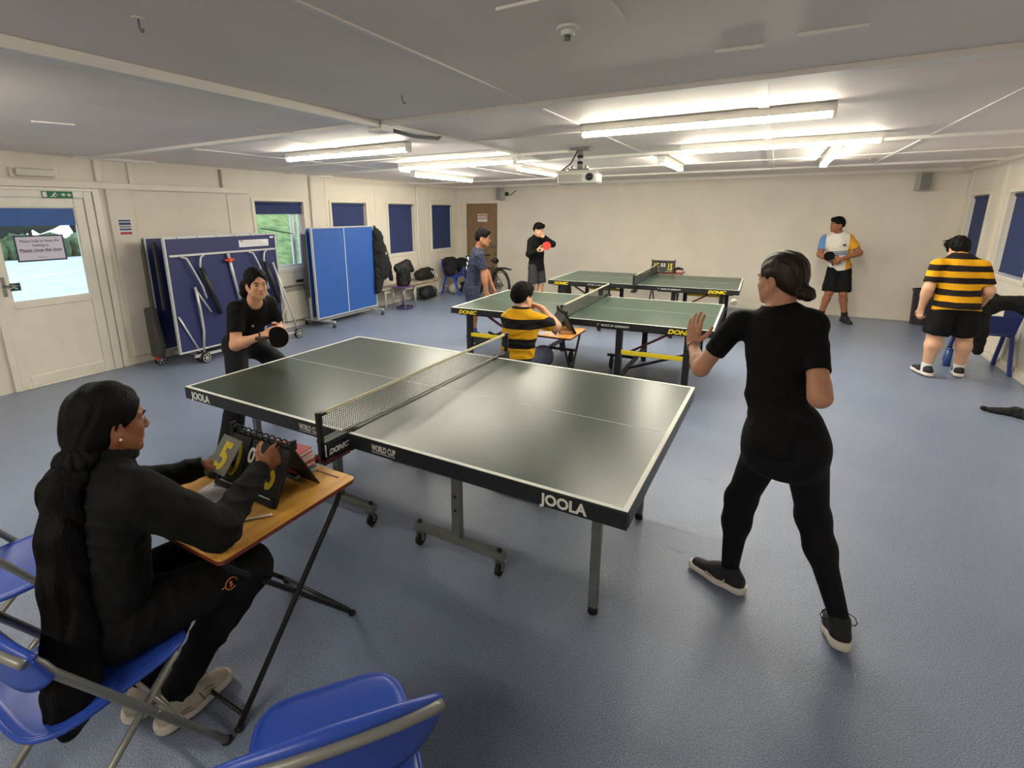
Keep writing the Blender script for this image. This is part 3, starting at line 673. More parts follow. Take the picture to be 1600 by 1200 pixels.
# ================================================================ SCORE DESKS, SCOREBOARDS
M_desk = mat('varnished_wood', (208, 150, 68), .38, var=.1, vscale=2.5, stretch=(9, 1.2, 1), c2=(226, 170, 84))
M_dedge = mat('desk_edge_red', (112, 48, 34), .5)
def exam_desk(x0, x1, y0, y1, z, label, loc_rz=0, top_m=None):
    cx, cy = (x0+x1)/2, (y0+y1)/2; w, d = (x1-x0)/2, (y1-y0)/2
    t = thing('folding_desk', label, 'desk', (cx, cy, 0), loc_rz)
    R = 0.025; poly = []
    for (sx, sy, a0) in ((1, 1, 0), (-1, 1, 90), (-1, -1, 180), (1, -1, 270)):
        for k in range(5):
            a = math.radians(a0+22.5*k); poly.append((sx*(w-R)+R*math.cos(a), sy*(d-R)+R*math.sin(a)))
    MB().prism(poly, z-0.003, z).build('desktop', top_m or M_desk, t)
    MB().prism(poly, z-0.018, z-0.003).build('desktop_edge', M_dedge, t)
    # crossed steel legs: one U frame each way, both sides
    lw = w-0.05
    for s in (-1, 1):
        MB().tube([(s*lw, d-0.06, z-0.02), (s*lw, d-0.05, z-0.06), (s*lw, d-.075, z-.1), (s*lw, -d+0.01, 0.02)], 0.011, 10).build('leg', M_black, t)
        MB().tube([(s*(lw-.03), -d+0.06, z-0.02), (s*(lw-.03), -d+0.05, z-0.06), (s*(lw-.03), -d+.075, z-.1), (s*(lw-.03), d-0.01, 0.02)], 0.011, 10).build('leg', M_black, t)
        MB().ball((s*lw, -d+.008, .013), (.015, .018, .013)).ball((s*(lw-.03), d-.008, .013), (.015, .018, .013)).build('rubber_foot', M_rub, t)
        MB().cyl((s*(lw-.045), 0, z*.5-.02), (s*(lw+.014), 0, z*.5-.02), .007, 8).build('pivot_bolt', M_grey, t)
    for lx, yy, zz in ((lw, -d+.03, .05), (lw-.03, d-.03, .05), (lw, d-.08, z-.03), (lw-.03, -d+.08, z-.03)): MB().tube([(-lx, yy, zz), (lx, yy, zz)], .008, 8).build('cross_bar', M_black, t)
    b = MB().b2((-w+.06, d-.045, z), (w-.06, d-.035, z+.0008)).build('pen_groove', M_dedge, t)
    return t
exam_desk(-2.01, -1.41, 0.79, 1.405, 0.72, 'varnished wooden score desk beside the seated girl in black')
exam_desk(-2.05, -1.48, 4.2, 4.66, 0.70, 'varnished score desk in front of the seated boy in the striped shirt')
exam_desk(-1.92, -1.34, 9.42, 9.9, 0.74, 'small reddish score desk behind the far table', top_m=mat('red_brown_top', (150, 84, 66), .5))
M_card = mat('card_black', (24, 24, 26), .5)
def scoreboard(x, y, z, w, h, d, label, digits, rz=0.0, small=('0', '0')):
    t = thing('flip_scoreboard', label, 'scoreboard', (x, y, z), rz)
    tilt = math.atan2(d/2, h)
    # front and back leaves of the A-frame
    def leaf(s):
        n = Vector((0, s*math.cos(tilt), math.sin(tilt))); up = Vector((0, -s*math.sin(tilt), math.cos(tilt)))
        R = Matrix((Vector((1, 0, 0)), n if s > 0 else n, up)).transposed()
        return n, up
    for s in (-1, 1):
        n, up = leaf(s); c0 = Vector((0, s*d/2, 0)); L = math.hypot(h, d/2)
        b = MB(); X = Vector((1, 0, 0))
        def slab(xa, xb, ua, ub, th, o=b, off=0):
            ps = [c0+X*xx+up*uu+n*tt for tt in (off, off-th) for xx, uu in ((xa, ua), (xb, ua), (xb, ub), (xa, ub))]
            o.add(ps, [(0, 1, 2, 3), (7, 6, 5, 4), (0, 4, 5, 1), (1, 5, 6, 2), (2, 6, 7, 3), (3, 7, 4, 0)])
        slab(-w/2, w/2, 0.004, L, 0.006)
        b.build('front_leaf' if s < 0 else 'rear_leaf', M_black, t)
        if s < 0:
            r = MB()
            for xa, xb in ((-w/2, -w/2+.012), (w/2-.012, w/2)): slab(xa, xb, .004, L, .016, r, .008)
            slab(-w/2, w/2, .004, .03, .016, r, .008)
            r.build('rim', M_black, t)
            li = MB(); slab(-w/2+.03, -w*.14, .026, .031, .001, li, .0095); slab(w*.14, w/2-.03, .026, .031, .001, li, .0095); li.build('white_rule', M_line, t)
            cw = w*0.33
            for k, (xc, dg) in enumerate(((-w*0.3, digits[0]), (w*0.3, digits[1]))):
                if dg is None: continue
                cm = MB(); slab(xc-cw/2, xc+cw/2, .035, L-.015, .002, cm, .006); card = cm.build('number_card', M_card, t)
                p0 = c0+X*xc+up*(L*.26)+n*.0066
                text('digit', dg, L*.78, M_yel, card, p0, (1, 0, 0), up, bold=.004, align='CENTER', sx=.8 if len(dg) < 2 else .55)
            for xc, dg in ((-w*.055, small[0]), (w*.055, small[1])):
                if dg is None: continue
                cm = MB(); slab(xc-w*.05, xc+w*.05, L*.45, L-.015, .002, cm, .006); card = cm.build('number_card', M_card, t)
                text('digit', dg, L*.36, M_line, card, c0+X*xc+up*(L*.55)+n*.0066, (1, 0, 0), up, bold=.002, align='CENTER')
    rg = MB(); rg.tube([(-w/2, 0, h+.004), (w/2, 0, h+.004)], .004, 6)
    rg.build('hinge_rod', M_black, t)
    nr = 10
    for k in range(nr):
        xc = -w/2+.02+(w-.04)*k/(nr-1)
        MB().tube([(xc, .013*math.cos(a)*1.2, h+.006+.014*math.sin(a)) for a in [2*PI*j/10 for j in range(10)]], .0035, 6, closed=True).build('binder_ring', M_black, t)
    for s in (-1, 1):
        MB().b2((s*w/2-.006, -.012, h-.01), (s*w/2+.006, .012, h+.03)).build('end_clip', M_black, t, .002)
    return t
SB = scoreboard(-1.69, 1.19, 0.72, 0.37, 0.205, 0.22, 'black flip scoreboard with yellow 5 and 6 on the near desk', ('0', '6'), -0.02, ('0', None))
scoreboard(-1.66, 4.45, 0.70, 0.3, 0.19, 0.2, 'black flip scoreboard on the middle desk beside the seated boy', (None, '7'), 2.2, (None, None))
scoreboard(-1.68, 9.6, 0.74, 0.4, 0.2, 0.16, 'black flip scoreboard showing yellow 15 on the far desk', ('15', '15'), 0, ('2', '2'))
# the card being turned, in the girl's hand
cd = thing('score_card', 'grey flip card with yellow 5 lifted by the seated girl', 'card', (-1.8, 1.14, 0.92))
up = Vector((0.06, 0.62, 0.78)).normalized(); xx = Vector((1, 0, 0)); xx = (xx-up*xx.dot(up)).normalized(); nn = xx.cross(up)
b = MB(); ps = [xx*a+up*c_+nn*e for e in (0, .002) for a, c_ in ((-.06, -.145), (.06, -.145), (.06, 0), (-.06, 0))]
b.add(ps, [(3, 2, 1, 0), (4, 5, 6, 7), (0, 1, 5, 4), (1, 2, 6, 5), (2, 3, 7, 6), (3, 0, 4, 7)]).build('card_sheet', mat('card_grey', (120, 120, 112), .5), cd)
text('digit', '5', .15, M_yel, cd, up*-.128+nn*.0026, xx, up, bold=.005, align='CENTER', sx=.85)
# score sheet, clipboard, pen, books behind the board
ss = thing('score_sheet', 'white printed score sheet lying on the near desk', 'paper', (-1.77, 0.98, 0.7212), 0.25)
MB().b2((-0.1, -0.14, 0), (0.1, 0.14, 0.0012)).build('paper', mat('paper_white'), ss)
k_ = mat('ink_grey', (120, 120, 126), .7)
text('lettering', 'RECORD OF MATCHES', .012, k_, ss, (-.07, .11, .0014), (1, 0, 0), (0, 1, 0), bold=.0004)
g = MB()
for i in range(9): g.box((0, .06-.018*i, .0015), (.15, .0006, .0003))
for i in range(6): g.box((-.075+.03*i, -.012, .0015), (.0006, .144, .0003))
g.build('grid_print', k_, ss)
bc = thing('blade_case', 'dark grey padded bat case leaning at the left rear of the desk', 'case', (-1.98, 1.22, 0.7205), .5)
b = MB(); b.prism([(.095*math.cos(a), .13*math.sin(a)) for a in [2*PI*k/20 for k in range(20)]], 0, .035); b.build('case_body', mat('case_grey', (56, 60, 64), .7, bump=.3, bscale=150), bc, .01)
pn = MB().cyl((-.06, 0, 0.004), (.06, 0, .004), .004, 8).build('pen', M_white, None, label='white pen lying near the front edge of the near desk', cat='pen'); pn.location = (-1.52, 1.0, .7205); pn.rotation_euler = (0, 0, .9)
for k, (c_, lb) in enumerate(((( 178, 58, 64), 'red edged book on top of the stack behind the scoreboard'), ((210, 180, 170), 'pale book second in the stack behind the scoreboard'), ((168, 50, 56), 'red book low in the stack behind the scoreboard'), ((60, 120, 130), 'teal book at the bottom of the stack behind the scoreboard'))):
    z = .7205+.0225*(3-k)
    bk = thing('book', lb, 'book', (-1.74+.012*k, 1.325, z), .12-.07*k, 'books behind the near scoreboard')
    MB().b2((-.1, -.055, .0025), (.097, .053, .0185)).build('page_block', mat('page_cream', (216, 206, 190), .8), bk)
    MB().b2((-.102, -.057, 0), (.102, .057, .0025)).b2((-.102, -.057, .0185), (.102, .057, .021)).b2((-.102, -.0575, 0), (.102, -.0545, .021)).build('cover', mat('book_cover_%d' % k, c_, .5), bk)
ball = MB().ball((0, 0, 0), .02, 20, 14).build('table_tennis_ball', mat('ball_white', (240, 238, 230), .4), None, label='white ball in the air beside the back of the girl in black', cat='ball'); ball.location = (-.17, 3.43, 1.25)

# ================================================================ CHAIRS
M_blue = mat('royal_blue_plastic', (44, 76, 178), .36, spec=.5, var=.03, vscale=6)
M_navy = mat('deep_blue_plastic', (36, 52, 132), .4)
M_tube = mat('grey_chair_tube', (140, 140, 136), .4, .35)
def folding_chair(x, y, rz, label):
    """faces +y locally; front feet at y=+.25, rear feet at y=-.3"""
    t = thing('folding_chair', label, 'chair', (x, y, 0), rz)
    # back frame: inverted U from front feet to the backrest
    for s in (-1, 1):
        MB().tube([(s*.215, .26, .012), (s*.215, -.128, .67), (s*.212, -.142, .705), (s*.19, -.158, .728), (s*.16, -.168, .74)], .0125, 12).build('back_tube', M_tube, t)
        MB().tube([(s*.185, .17, .46), (s*.185, -.2, .1), (s*.19, -.27, .03), (s*.19, -.31, .015)], .0115, 12).build('seat_tube', M_tube, t)
        MB().ball((s*.215, .26, .012), (.016, .02, .012)).ball((s*.19, -.31, .014), (.016, .02, .013)).build('foot_cap', M_rub, t)
        MB().cyl((s*.17, .075, .335), (s*.23, .075, .335), .006, 8).build('pivot_bolt', M_grey, t)
    MB().tube([(-.16, -.168, .74), (-.08, -.178, .76), (0, -.181, .766), (.08, -.178, .76), (.16, -.168, .74)], .0125, 12).build('top_tube', M_tube, t)
    for lx, yy, zz in ((.215, .17, .155), (.19, -.17, .13)): MB().tube([(-lx, yy, zz), (lx, yy, zz)], .009, 8).build('cross_bar', M_tube, t)
    # seat shell: curved sheet with rounded corners
    def shell(fn, nu, nv, th, name, parent, m):
        P = [[fn(i/nu, j/nv) for j in range(nv+1)] for i in range(nu+1)]
        vs = []; fs = []
        for i in range(nu+1):
            for j in range(nv+1): vs.append(P[i][j][0])
        n = len(vs)
        for i in range(nu+1):
            for j in range(nv+1): vs.append(P[i][j][0]-P[i][j][1]*th)
        q = lambda i, j: i*(nv+1)+j
        for i in range(nu):
            for j in range(nv):
                fs.append((q(i, j), q(i+1, j), q(i+1, j+1), q(i, j+1))); fs.append((n+q(i, j), n+q(i, j+1), n+q(i+1, j+1), n+q(i+1, j)))
        for i in range(nu):
            fs.append((q(i, 0), n+q(i, 0), n+q(i+1, 0), q(i+1, 0))); fs.append((q(i, nv), q(i+1, nv), n+q(i+1, nv), n+q(i, nv)))
        for j in range(nv):
            fs.append((q(0, j), q(0, j+1), n+q(0, j+1), n+q(0, j))); fs.append((q(nu, j), n+q(nu, j), n+q(nu, j+1), q(nu, j+1)))
        b = MB(); b.add(vs, fs, smooth=True); return b.build(name, m, parent)
    def seat(u, v):
        a = (u-.5)*2; yv = -.2+.43*v
        e = (2*v-1); hw = .195*(1-.0*v)*(1-abs(e)**5*.22)
        z = .472 - .016*math.cos(a*PI/2)*(1-(v-.3)**2) + .006*v - .05*max(0, v-.85)**1.2*2 + .04*max(0, .12-v)
        return Vector((a*hw, yv - .02*abs(a)**4*(e), z)), Vector((0, 0, 1))
    st = shell(seat, 16, 16, .012, 'seat', t, M_blue)
    rim = MB(); ring = []
    for k in range(17): ring.append(seat(k/16, 1)[0])
    for k in range(15, -1, -1): ring.append(seat(1, k/16)[0])
    for k in range(15, -1, -1): ring.append(seat(k/16, 0)[0])
    for k in range(1, 16): ring.append(seat(0, k/16)[0])
    rim.tube([p-Vector((0, 0, .008)) for p in ring], .009, 8, closed=True); rim.build('seat_rim', M_blue, st)
    def back(u, v):
        a = (u-.5)*2; th = a*.95
        X = .25*math.sin(th)/math.sin(.95); Y = -.19+.10*(1-math.cos(th))
        z = .795 - .05*abs(a)**2 - .2*v*(1-.62*abs(a)**2.5)
        nrm = Vector((-math.sin(th)*.9, math.cos(th), 0)).normalized()
        return Vector((X*.92, Y - .03*(1-v)+.02, z)), nrm
    bk = shell(back, 24, 8, .012, 'backrest', t, M_blue)
    MB().tube([back(k/24, 0)[0] for k in range(25)], [.011+.006*(1-abs(k/12-1)) for k in range(25)], 10).build('backrest_rim', M_blue, bk)
    MB().tube([back(k/24, .08)[0]-back(k/24, 0)[1]*.02 for k in range(1, 24)], .0125, 10).build('backrest_tube', M_tube, bk)
    return t
CA = folding_chair(-1.675, .49, 0.0, 'blue folding chair that the girl with the long ponytail sits on')
CB = folding_chair(-.80, .655, math.radians(50), 'empty blue folding chair in front, nearest the camera')
CC = folding_chair(-2.42, .62, math.radians(-8), 'empty blue folding chair behind the girl with the long ponytail')
def school_chair(x, y, rz, label, m=None):
    m = m or M_navy
    t = thing('plastic_chair', label, 'chair', (x, y, 0), rz)
    MB().b2((-.2, -.2, .425), (.2, .21, .445)).build('seat', m, t, .009)
    b = MB(); b.add([(-.21, -.2, .45), (.21, -.2, .45), (.21, -.18, .45), (-.21, -.18, .45), (-.22, -.27, .66), (.22, -.27, .66), (.22, -.25, .66), (-.22, -.25, .66)], [(0, 3, 2, 1), (4, 5, 6, 7), (0, 1, 5, 4), (1, 2, 6, 5), (2, 3, 7, 6), (3, 0, 4, 7)])
    b.b2((-.22, -.272, .66), (-.06, -.25, .73)).b2((.06, -.272, .66), (.22, -.25, .73)).b2((-.22, -.272, .73), (.22, -.25, .8))
    b.build('backrest', m, t, .004)
    for s in (-1, 1):
        for sy, ye in ((1, .25), (-1, -.27)):
            MB().beam((s*.205, sy*.06 if sy > 0 else -.12, .5 if sy < 0 else .44), (s*.22, ye, .0), .03, .045, (0, 1, 0)).build('leg', m, t, .004)
        MB().b2((s*.2-.012, -.2, .4), (s*.2+.012, .2, .43)).build('side_rail', m, t, .003)
    return t
school_chair(2.215, 7.78, 0.0, 'navy plastic chair by the right hand wall under the black hoodie')
school_chair(-6.25, 9.85, -PI/2-.1, 'bright blue plastic chair in the corner holding dark clothes', M_blue)

# ================================================================ FOLDED TABLES
M_navytop = mat('navy_board', (32, 40, 92), .5, var=.05, vscale=3)
M_alu = mat('white_steel_frame', (196, 198, 200), .35, .3)
M_dkgrey = mat('dark_grey_bag_plastic', (62, 60, 58), .5)
ft = thing('folded_table', 'folded navy table tennis table on big wheels, its white frame facing out', 'folded table', (-6.1, 4.1, 0), .02)
def board(t, x, th, y0, y1, z0, z1, m, name='table_half'):
    o = MB().b2((x-th, y0, z0), (x, y1, z1)).build(name, m, t)
    f = MB(); w = .03
    f.b2((x-th-.004, y0-.004, z1), (x+.014, y1+.004, z1+.02)).b2((x-th-.004, y0-.004, z0-.02), (x+.014, y1+.004, z0)).b2((x-th-.004, y0-.022, z0-.02), (x+.014, y0, z1+.02)).b2((x-th-.004, y1, z0-.02), (x+.014, y1+.022, z1+.02))
    f.build('frame', M_alu, o, .002); return o
fb = board(ft, 0, .02, -.76, .765, .18, 1.53, M_navytop)
bb = board(ft, -.38, .02, -.76, .765, .18, 1.53, M_navytop)
MB().beam((.014, -.74, 1.335), (.014, .75, 1.335), .02, .024).build('stiffener', M_alu, fb)
for k in range(6): MB().cyl((.014, -.62+.25*k, 1.541), (.019, -.62+.25*k, 1.541), .008, 8).build('screw', M_grey, fb)
st = MB().b2((.001, .2, 1.385), (.003, .66, 1.475)).build('label_sticker', mat('paper_white'), fb)
g = MB()
for i in range(4): g.b2((.003, .22, 1.4+.018*i), (.0034, .64-.03*i, 1.404+.018*i))
g.b2((.003, .22, 1.455), (.0034, .26, 1.47)); g.build('print_lines', mat('ink_grey'), st)
MB().b2((.001, .69, 1.485), (.003, .75, 1.51)).build('small_sticker', mat('paper_white'), fb)
for y0, sg in ((-.5, 1), (.42, 1)):
    lg = MB().tube([(.02, y0-.12, 1.32), (.05, y0-.06, 1.3), (.06, y0-.02, 1.2), (.07, y0+.08, .95), (.075, y0+.11, .8)], .012, 8).tube([(.02, y0+.18, 1.32), (.045, y0+.12, 1.3), (.05, y0+.1, 1.22), (.05, y0+.1, 1.12)], .012, 8).build('folded_leg', M_alu, ft)
    MB().tube([(.06, y0+.1, 1.18), (.065, y0+.2, .85), (.06, y0+.27, .58)], [.028, .034, .03], 8).build('leg_sleeve', M_black, lg)
    pts = [(.04, y0-.0, .95), (.05, y0+.02, .7), (.03, y0+.04, .4), (0.0, y0+.02, .12)]
    MB().tube(pts, .016, 8).build('main_leg', M_alu, ft)
    MB().tube([(.05, y0, .92), (.05, y0+.16, .62)], .01, 8).tube([(.02, y0-.24, .62), (.0, y0-.03, .14)], .012, 8).build('strut', M_alu, ft)
MB().tube([(.03, .0, 1.33), (.03, .09, .72)], .02, 8).build('centre_post', M_alu, ft)
MB().box((.05, .0, 1.24), (.04, .05, .05)).box((.05, .0, 1.24), (.02, .13, .02)).build('red_latch', mat('orange_red', (214, 74, 40), .4), ft, .004)
MB().beam((.03, -.62, .1), (.03, .66, .1), .03, .03).beam((-.38, -.62, .1), (-.38, .66, .1), .03, .03).beam((.03, -.52, .1), (-.4, -.52, .1), .03, .03).beam((.03, .6, .1), (-.4, .6, .1), .03, .03).build('base_frame', M_alu, ft)
pk = MB(); pk.add([(-.4, -.9, .72), (-.26, -.9, .72), (-.22, -.88, .25), (-.24, -.9, .12), (-.4, -.9, .12)]+[(-.4, -.82, .72), (-.26, -.82, .72), (-.22, -.8, .25), (-.24, -.82, .12), (-.4, -.82, .12)], [(0, 4, 3, 2, 1), (5, 6, 7, 8, 9), (0, 1, 6, 5), (1, 2, 7, 6), (2, 3, 8, 7), (3, 4, 9, 8), (4, 0, 5, 9)])
pk.build('wheel_shroud', M_dkgrey, ft, .01)
MB().b2((-.41, -.79, .2), (-.37, -.765, 1.53)).b2((-.2, -.79, .7), (-.16, -.765, 1.5)).build('back_struts', M_dkgrey, ft)
def wheel(parent, x, y, r, w=.045):
    o = MB().cyl((x-w/2, y, r), (x+w/2, y, r), r, 24).build('wheel', M_rub, parent)
    b = MB().cyl((x-w/2-.002, y, r), (x+w/2+.002, y, r), r*.3, 12)
    for k in range(6):
        a = PI*k/3; b.beam((x+w/2+.001, y, r), (x+w/2+.001, y+r*.72*math.cos(a), r+r*.72*math.sin(a)), .006, r*.14, (1, 0, 0))
    b.tube([(x+w/2+.001, y+r*.75*math.cos(a), r+r*.75*math.sin(a)) for a in [2*PI*k/20 for k in range(20)]], .004, 5, closed=True)
    b.build('hub', M_alu, o)
for x, y in ((.06, -.5), (-.02, -.5), (.06, .98), (-.36, .95)): wheel(ft, x, y, .065 if y < 0 else .07)
wheel(ft, -.36, -.82, .065)
MB().tube([(.03, .6, .1), (.05, .8, .5), (.03, .72, 1.0)], .014, 8).tube([(.03, .64, .1), (.06, .98, .09)], .012, 8).tube([(.06, .98, .09), (.05, .85, .55), (.05, .66, 1.15)], .014, 8).build('side_leg', M_alu, ft)
MB().box((-.34, -.86, .1), (.06, .05, .05)).build('red_latch', mat('orange_red'), ft, .004)

dv = thing('folded_table', 'folded table tennis table with a light blue top standing upright on castors', 'folded table', (-6.3, 6.43, 0), .03)
M_sky = mat('light_blue_top', (46, 90, 166), .45, var=.05, vscale=2)
fb = board(dv, 0, .02, -.73, .72, .16, 1.58, M_sky)
MB().b2((.0002, -.02, .16), (.001, -.008, 1.58)).build('centre_line', M_line, fb)
bb = board(dv, -.14, .02, -.73, .72, .16, 1.58, M_sky)
b = MB()
for y in (-.62, .62): b.beam((-.42, y, .1), (.24, y, .1), .04, .035).beam((-.07, y, .1), (-.07, y, .3), .03, .03)
b.beam((-.07, -.62, .1), (-.07, .62, .1), .05, .04)
b.build('base_frame', M_alu, dv, .003)
for x in (-.4, .22):
    for y in (-.62, .62): caster(dv, x, y, 0, .03, M_grey)
MB().b2((-.2, -.77, .5), (-.12, -.755, 1.5)).build('edge_guard', M_dkgrey, dv)

# ================================================================ BENCH
M_ply = mat('bench_grey_wood', (172, 160, 142), .6, var=.1, vscale=4, stretch=(8, 1, 1))
bn = thing('bench', 'long low wooden bench along the left wall', 'bench', (-6.5, 8.35, 0))
for k in range(3): MB().b2((-.17+.115*k, -1.0, .385), (-.17+.115*k+.11, .98, .41)).build('slat', M_ply, bn, .003)
for y in (-.9, 0.05, .86):
    for x in (-.14, .15): MB().tube([(x, y, .012), (x, y, .385)], .014, 8).build('leg', M_alu, bn)
    MB().beam((-.14, y, .36), (.15, y, .36), .025, .03).build('cross_rail', M_alu, bn)
MB().beam((.16, -.95, .34), (.16, .93, .34), .02, .05).build('front_rail', M_ply, bn)
st = thing('stool', 'small chrome legged stool with a pink and purple seat beside the bench', 'stool', (-6.12, 7.72, 0))
MB().b2((-.17, -.18, .43), (.17, .18, .45)).build('seat', mat('purple_seat', (96, 66, 120), .5), st, .006)
for x in (-.15, .15):
    for y in (-.16, .16): MB().tube([(x*.9, y*.9, .43), (x, y, .012)], .011, 8).build('leg', mat('chrome', (190, 190, 192), .2, .9), st)
bxx = thing('storage_tray', 'dark tray with purple edge on the floor under the stool', 'tray', (-6.12, 7.74, 0), .2)
MB().b2((-.12, -.12, 0), (.12, .12, .012)).b2((-.12, -.12, .012), (-.11, .12, .06)).b2((.11, -.12, .012), (.12, .12, .06)).b2((-.11, -.12, .012), (.11, -.11, .06)).b2((-.11, .11, .012), (.11, .12, .06)).build('tray_body', mat('tray_purple', (66, 54, 100), .5), bxx)
MB().b2((-.1, -.1, .012), (.1, .1, .045)).build('contents', mat('dark_cloth_flat', (30, 30, 34), .8), bxx)

# ================================================================ BICYCLE
bk = thing('bicycle', 'black mountain bike with long rear mudguard by the brown door', 'bicycle', (-4.80, 9.25, 0), math.radians(150))
M_bk = mat('bike_black', (26, 26, 28), .4)
def bwheel(x, name):
    r = .33
    w = MB().tube([(x+r*math.cos(a), 0, r+.012+r*math.sin(a)) for a in [2*PI*k/40 for k in range(40)]], .024, 8, closed=True).build(name, M_rub, bk)
    MB().tube([(x+.285*math.cos(a), 0, r+.012+.285*math.sin(a)) for a in [2*PI*k/36 for k in range(36)]], .009, 6, closed=True).build('rim', mat('rim_dark', (70, 70, 72), .35, .6), w)
    b = MB()
    for k in range(24):
        a = 2*PI*k/24; b.tube([(x, .02*(-1)**k, r+.012), (x+.285*math.cos(a), 0, r+.012+.285*math.sin(a))], .0016, 4)
    b.build('spokes', M_grey, w); MB().cyl((x, -.035, r+.012), (x, .035, r+.012), .022, 12).cyl((x, .03, r+.012), (x, .033, r+.012), .075, 20).build('hub', M_grey, w)
bwheel(0, 'rear_wheel'); bwheel(1.06, 'front_wheel')
F_ = MB(); bb0 = (.42, 0, .29); sx = (.3, 0, .72); hd0 = (.9, 0, .72); hd1 = (.93, 0, .6)
F_.tube([bb0, sx], .016, 8).tube([(.32, 0, .66), hd0], .018, 8).tube([bb0, hd1], .022, 8).tube([hd0, hd1], .022, 8)
for s in (-1, 1): F_.tube([(.3, s*.02, .64), (0, s*.06, .342)], .009, 6).tube([(.42, s*.03, .29), (0, s*.06, .342)], .009, 6)
F_.build('frame', M_bk, bk)
F_ = MB().tube([(.87, 0, .82), (.93, 0, .6)], .016, 8)
for s in (-1, 1): F_.tube([(.935, s*.055, .6), (1.06, s*.06, .342)], .015, 8)
F_.tube([(.935, -.055, .6), (.935, .055, .6)], .018, 8); F_.build('fork', M_bk, bk)
MB().tube([(.87, 0, .82), (.95, 0, .88), (.93, -.3, .9)], .013, 8).tube([(.95, 0, .88), (.93, .3, .9)], .013, 8).tube([(.93, .2, .9), (.93, .31, .9)], .018, 8).tube([(.93, -.2, .9), (.93, -.31, .9)], .018, 8).build('handlebar', M_bk, bk)
MB().tube([(.3, 0, .72), (.27, 0, .82)], .013, 8).build('seat_post', M_grey, bk)
sd = MB(); sd.tube([(.15, 0, .84), (.2, 0, .845), (.28, 0, .842), (.4, 0, .835)], [.05, .065, .04, .015], 10); sd.build('saddle', M_bk, bk)
MB().tube([(.25, 0, .66), (.1, 0, .7), (-.15, 0, .72), (-.38, 0, .71)], [.012, .02, .022, .016], 8).build('mudguard', M_bk, bk)
cr = MB().cyl((.42, .04, .29), (.42, .046, .29), .09, 20).tube([(.42, .05, .29), (.5, .06, .15)], .01, 6).tube([(.42, -.05, .29), (.34, -.06, .43)], .01, 6).box((.5, .1, .15), (.09, .07, .02)).box((.34, -.1, .43), (.09, .07, .02)); cr.build('crankset', M_grey, bk)
MB().tube([(.42, .045, .38), (0, .045, .39)], .004, 5).tube([(.42, .045, .2), (0, .045, .29)], .004, 5).build('chain', M_grey, bk)

# ================================================================ BIN, PIPE
bi = thing('waste_bin', 'dark plastic waste bin against the back wall by the right corner', 'bin', (2.22, 10.5, 0))
b = MB(); n = 24
prof = [(.0, .001), (.135, .001), (.165, .54), (.178, .54), (.178, .57), (.16, .57), (.13, .03), (0, .03)]
vs = []; fs = []
for r, z in prof:
    vs += [(r*math.cos(2*PI*k/n), r*math.sin(2*PI*k/n), z) for k in range(n)]
for i in range(len(prof)-1): fs += [(i*n+k, i*n+(k+1) % n, (i+1)*n+(k+1) % n, (i+1)*n+k) for k in range(n)]
b.add(vs, fs, smooth=False); b.build('bin_body', mat('bin_plum', (44, 38, 48), .5), bi)
wb = thing('water_bottle', 'blue water bottle standing on the floor beside the right hand chair', 'bottle', (1.95, 7.72, 0))
MB().cyl((0, 0, 0), (0, 0, .2), .037, 16).cyl((0, 0, .2), (0, 0, .225), .037, 16, .02).build('bottle_body', mat('bottle_blue', (48, 78, 140), .3), wb)
MB().cyl((0, 0, .225), (0, 0, .25), .02, 12).build('cap', M_black, wb)
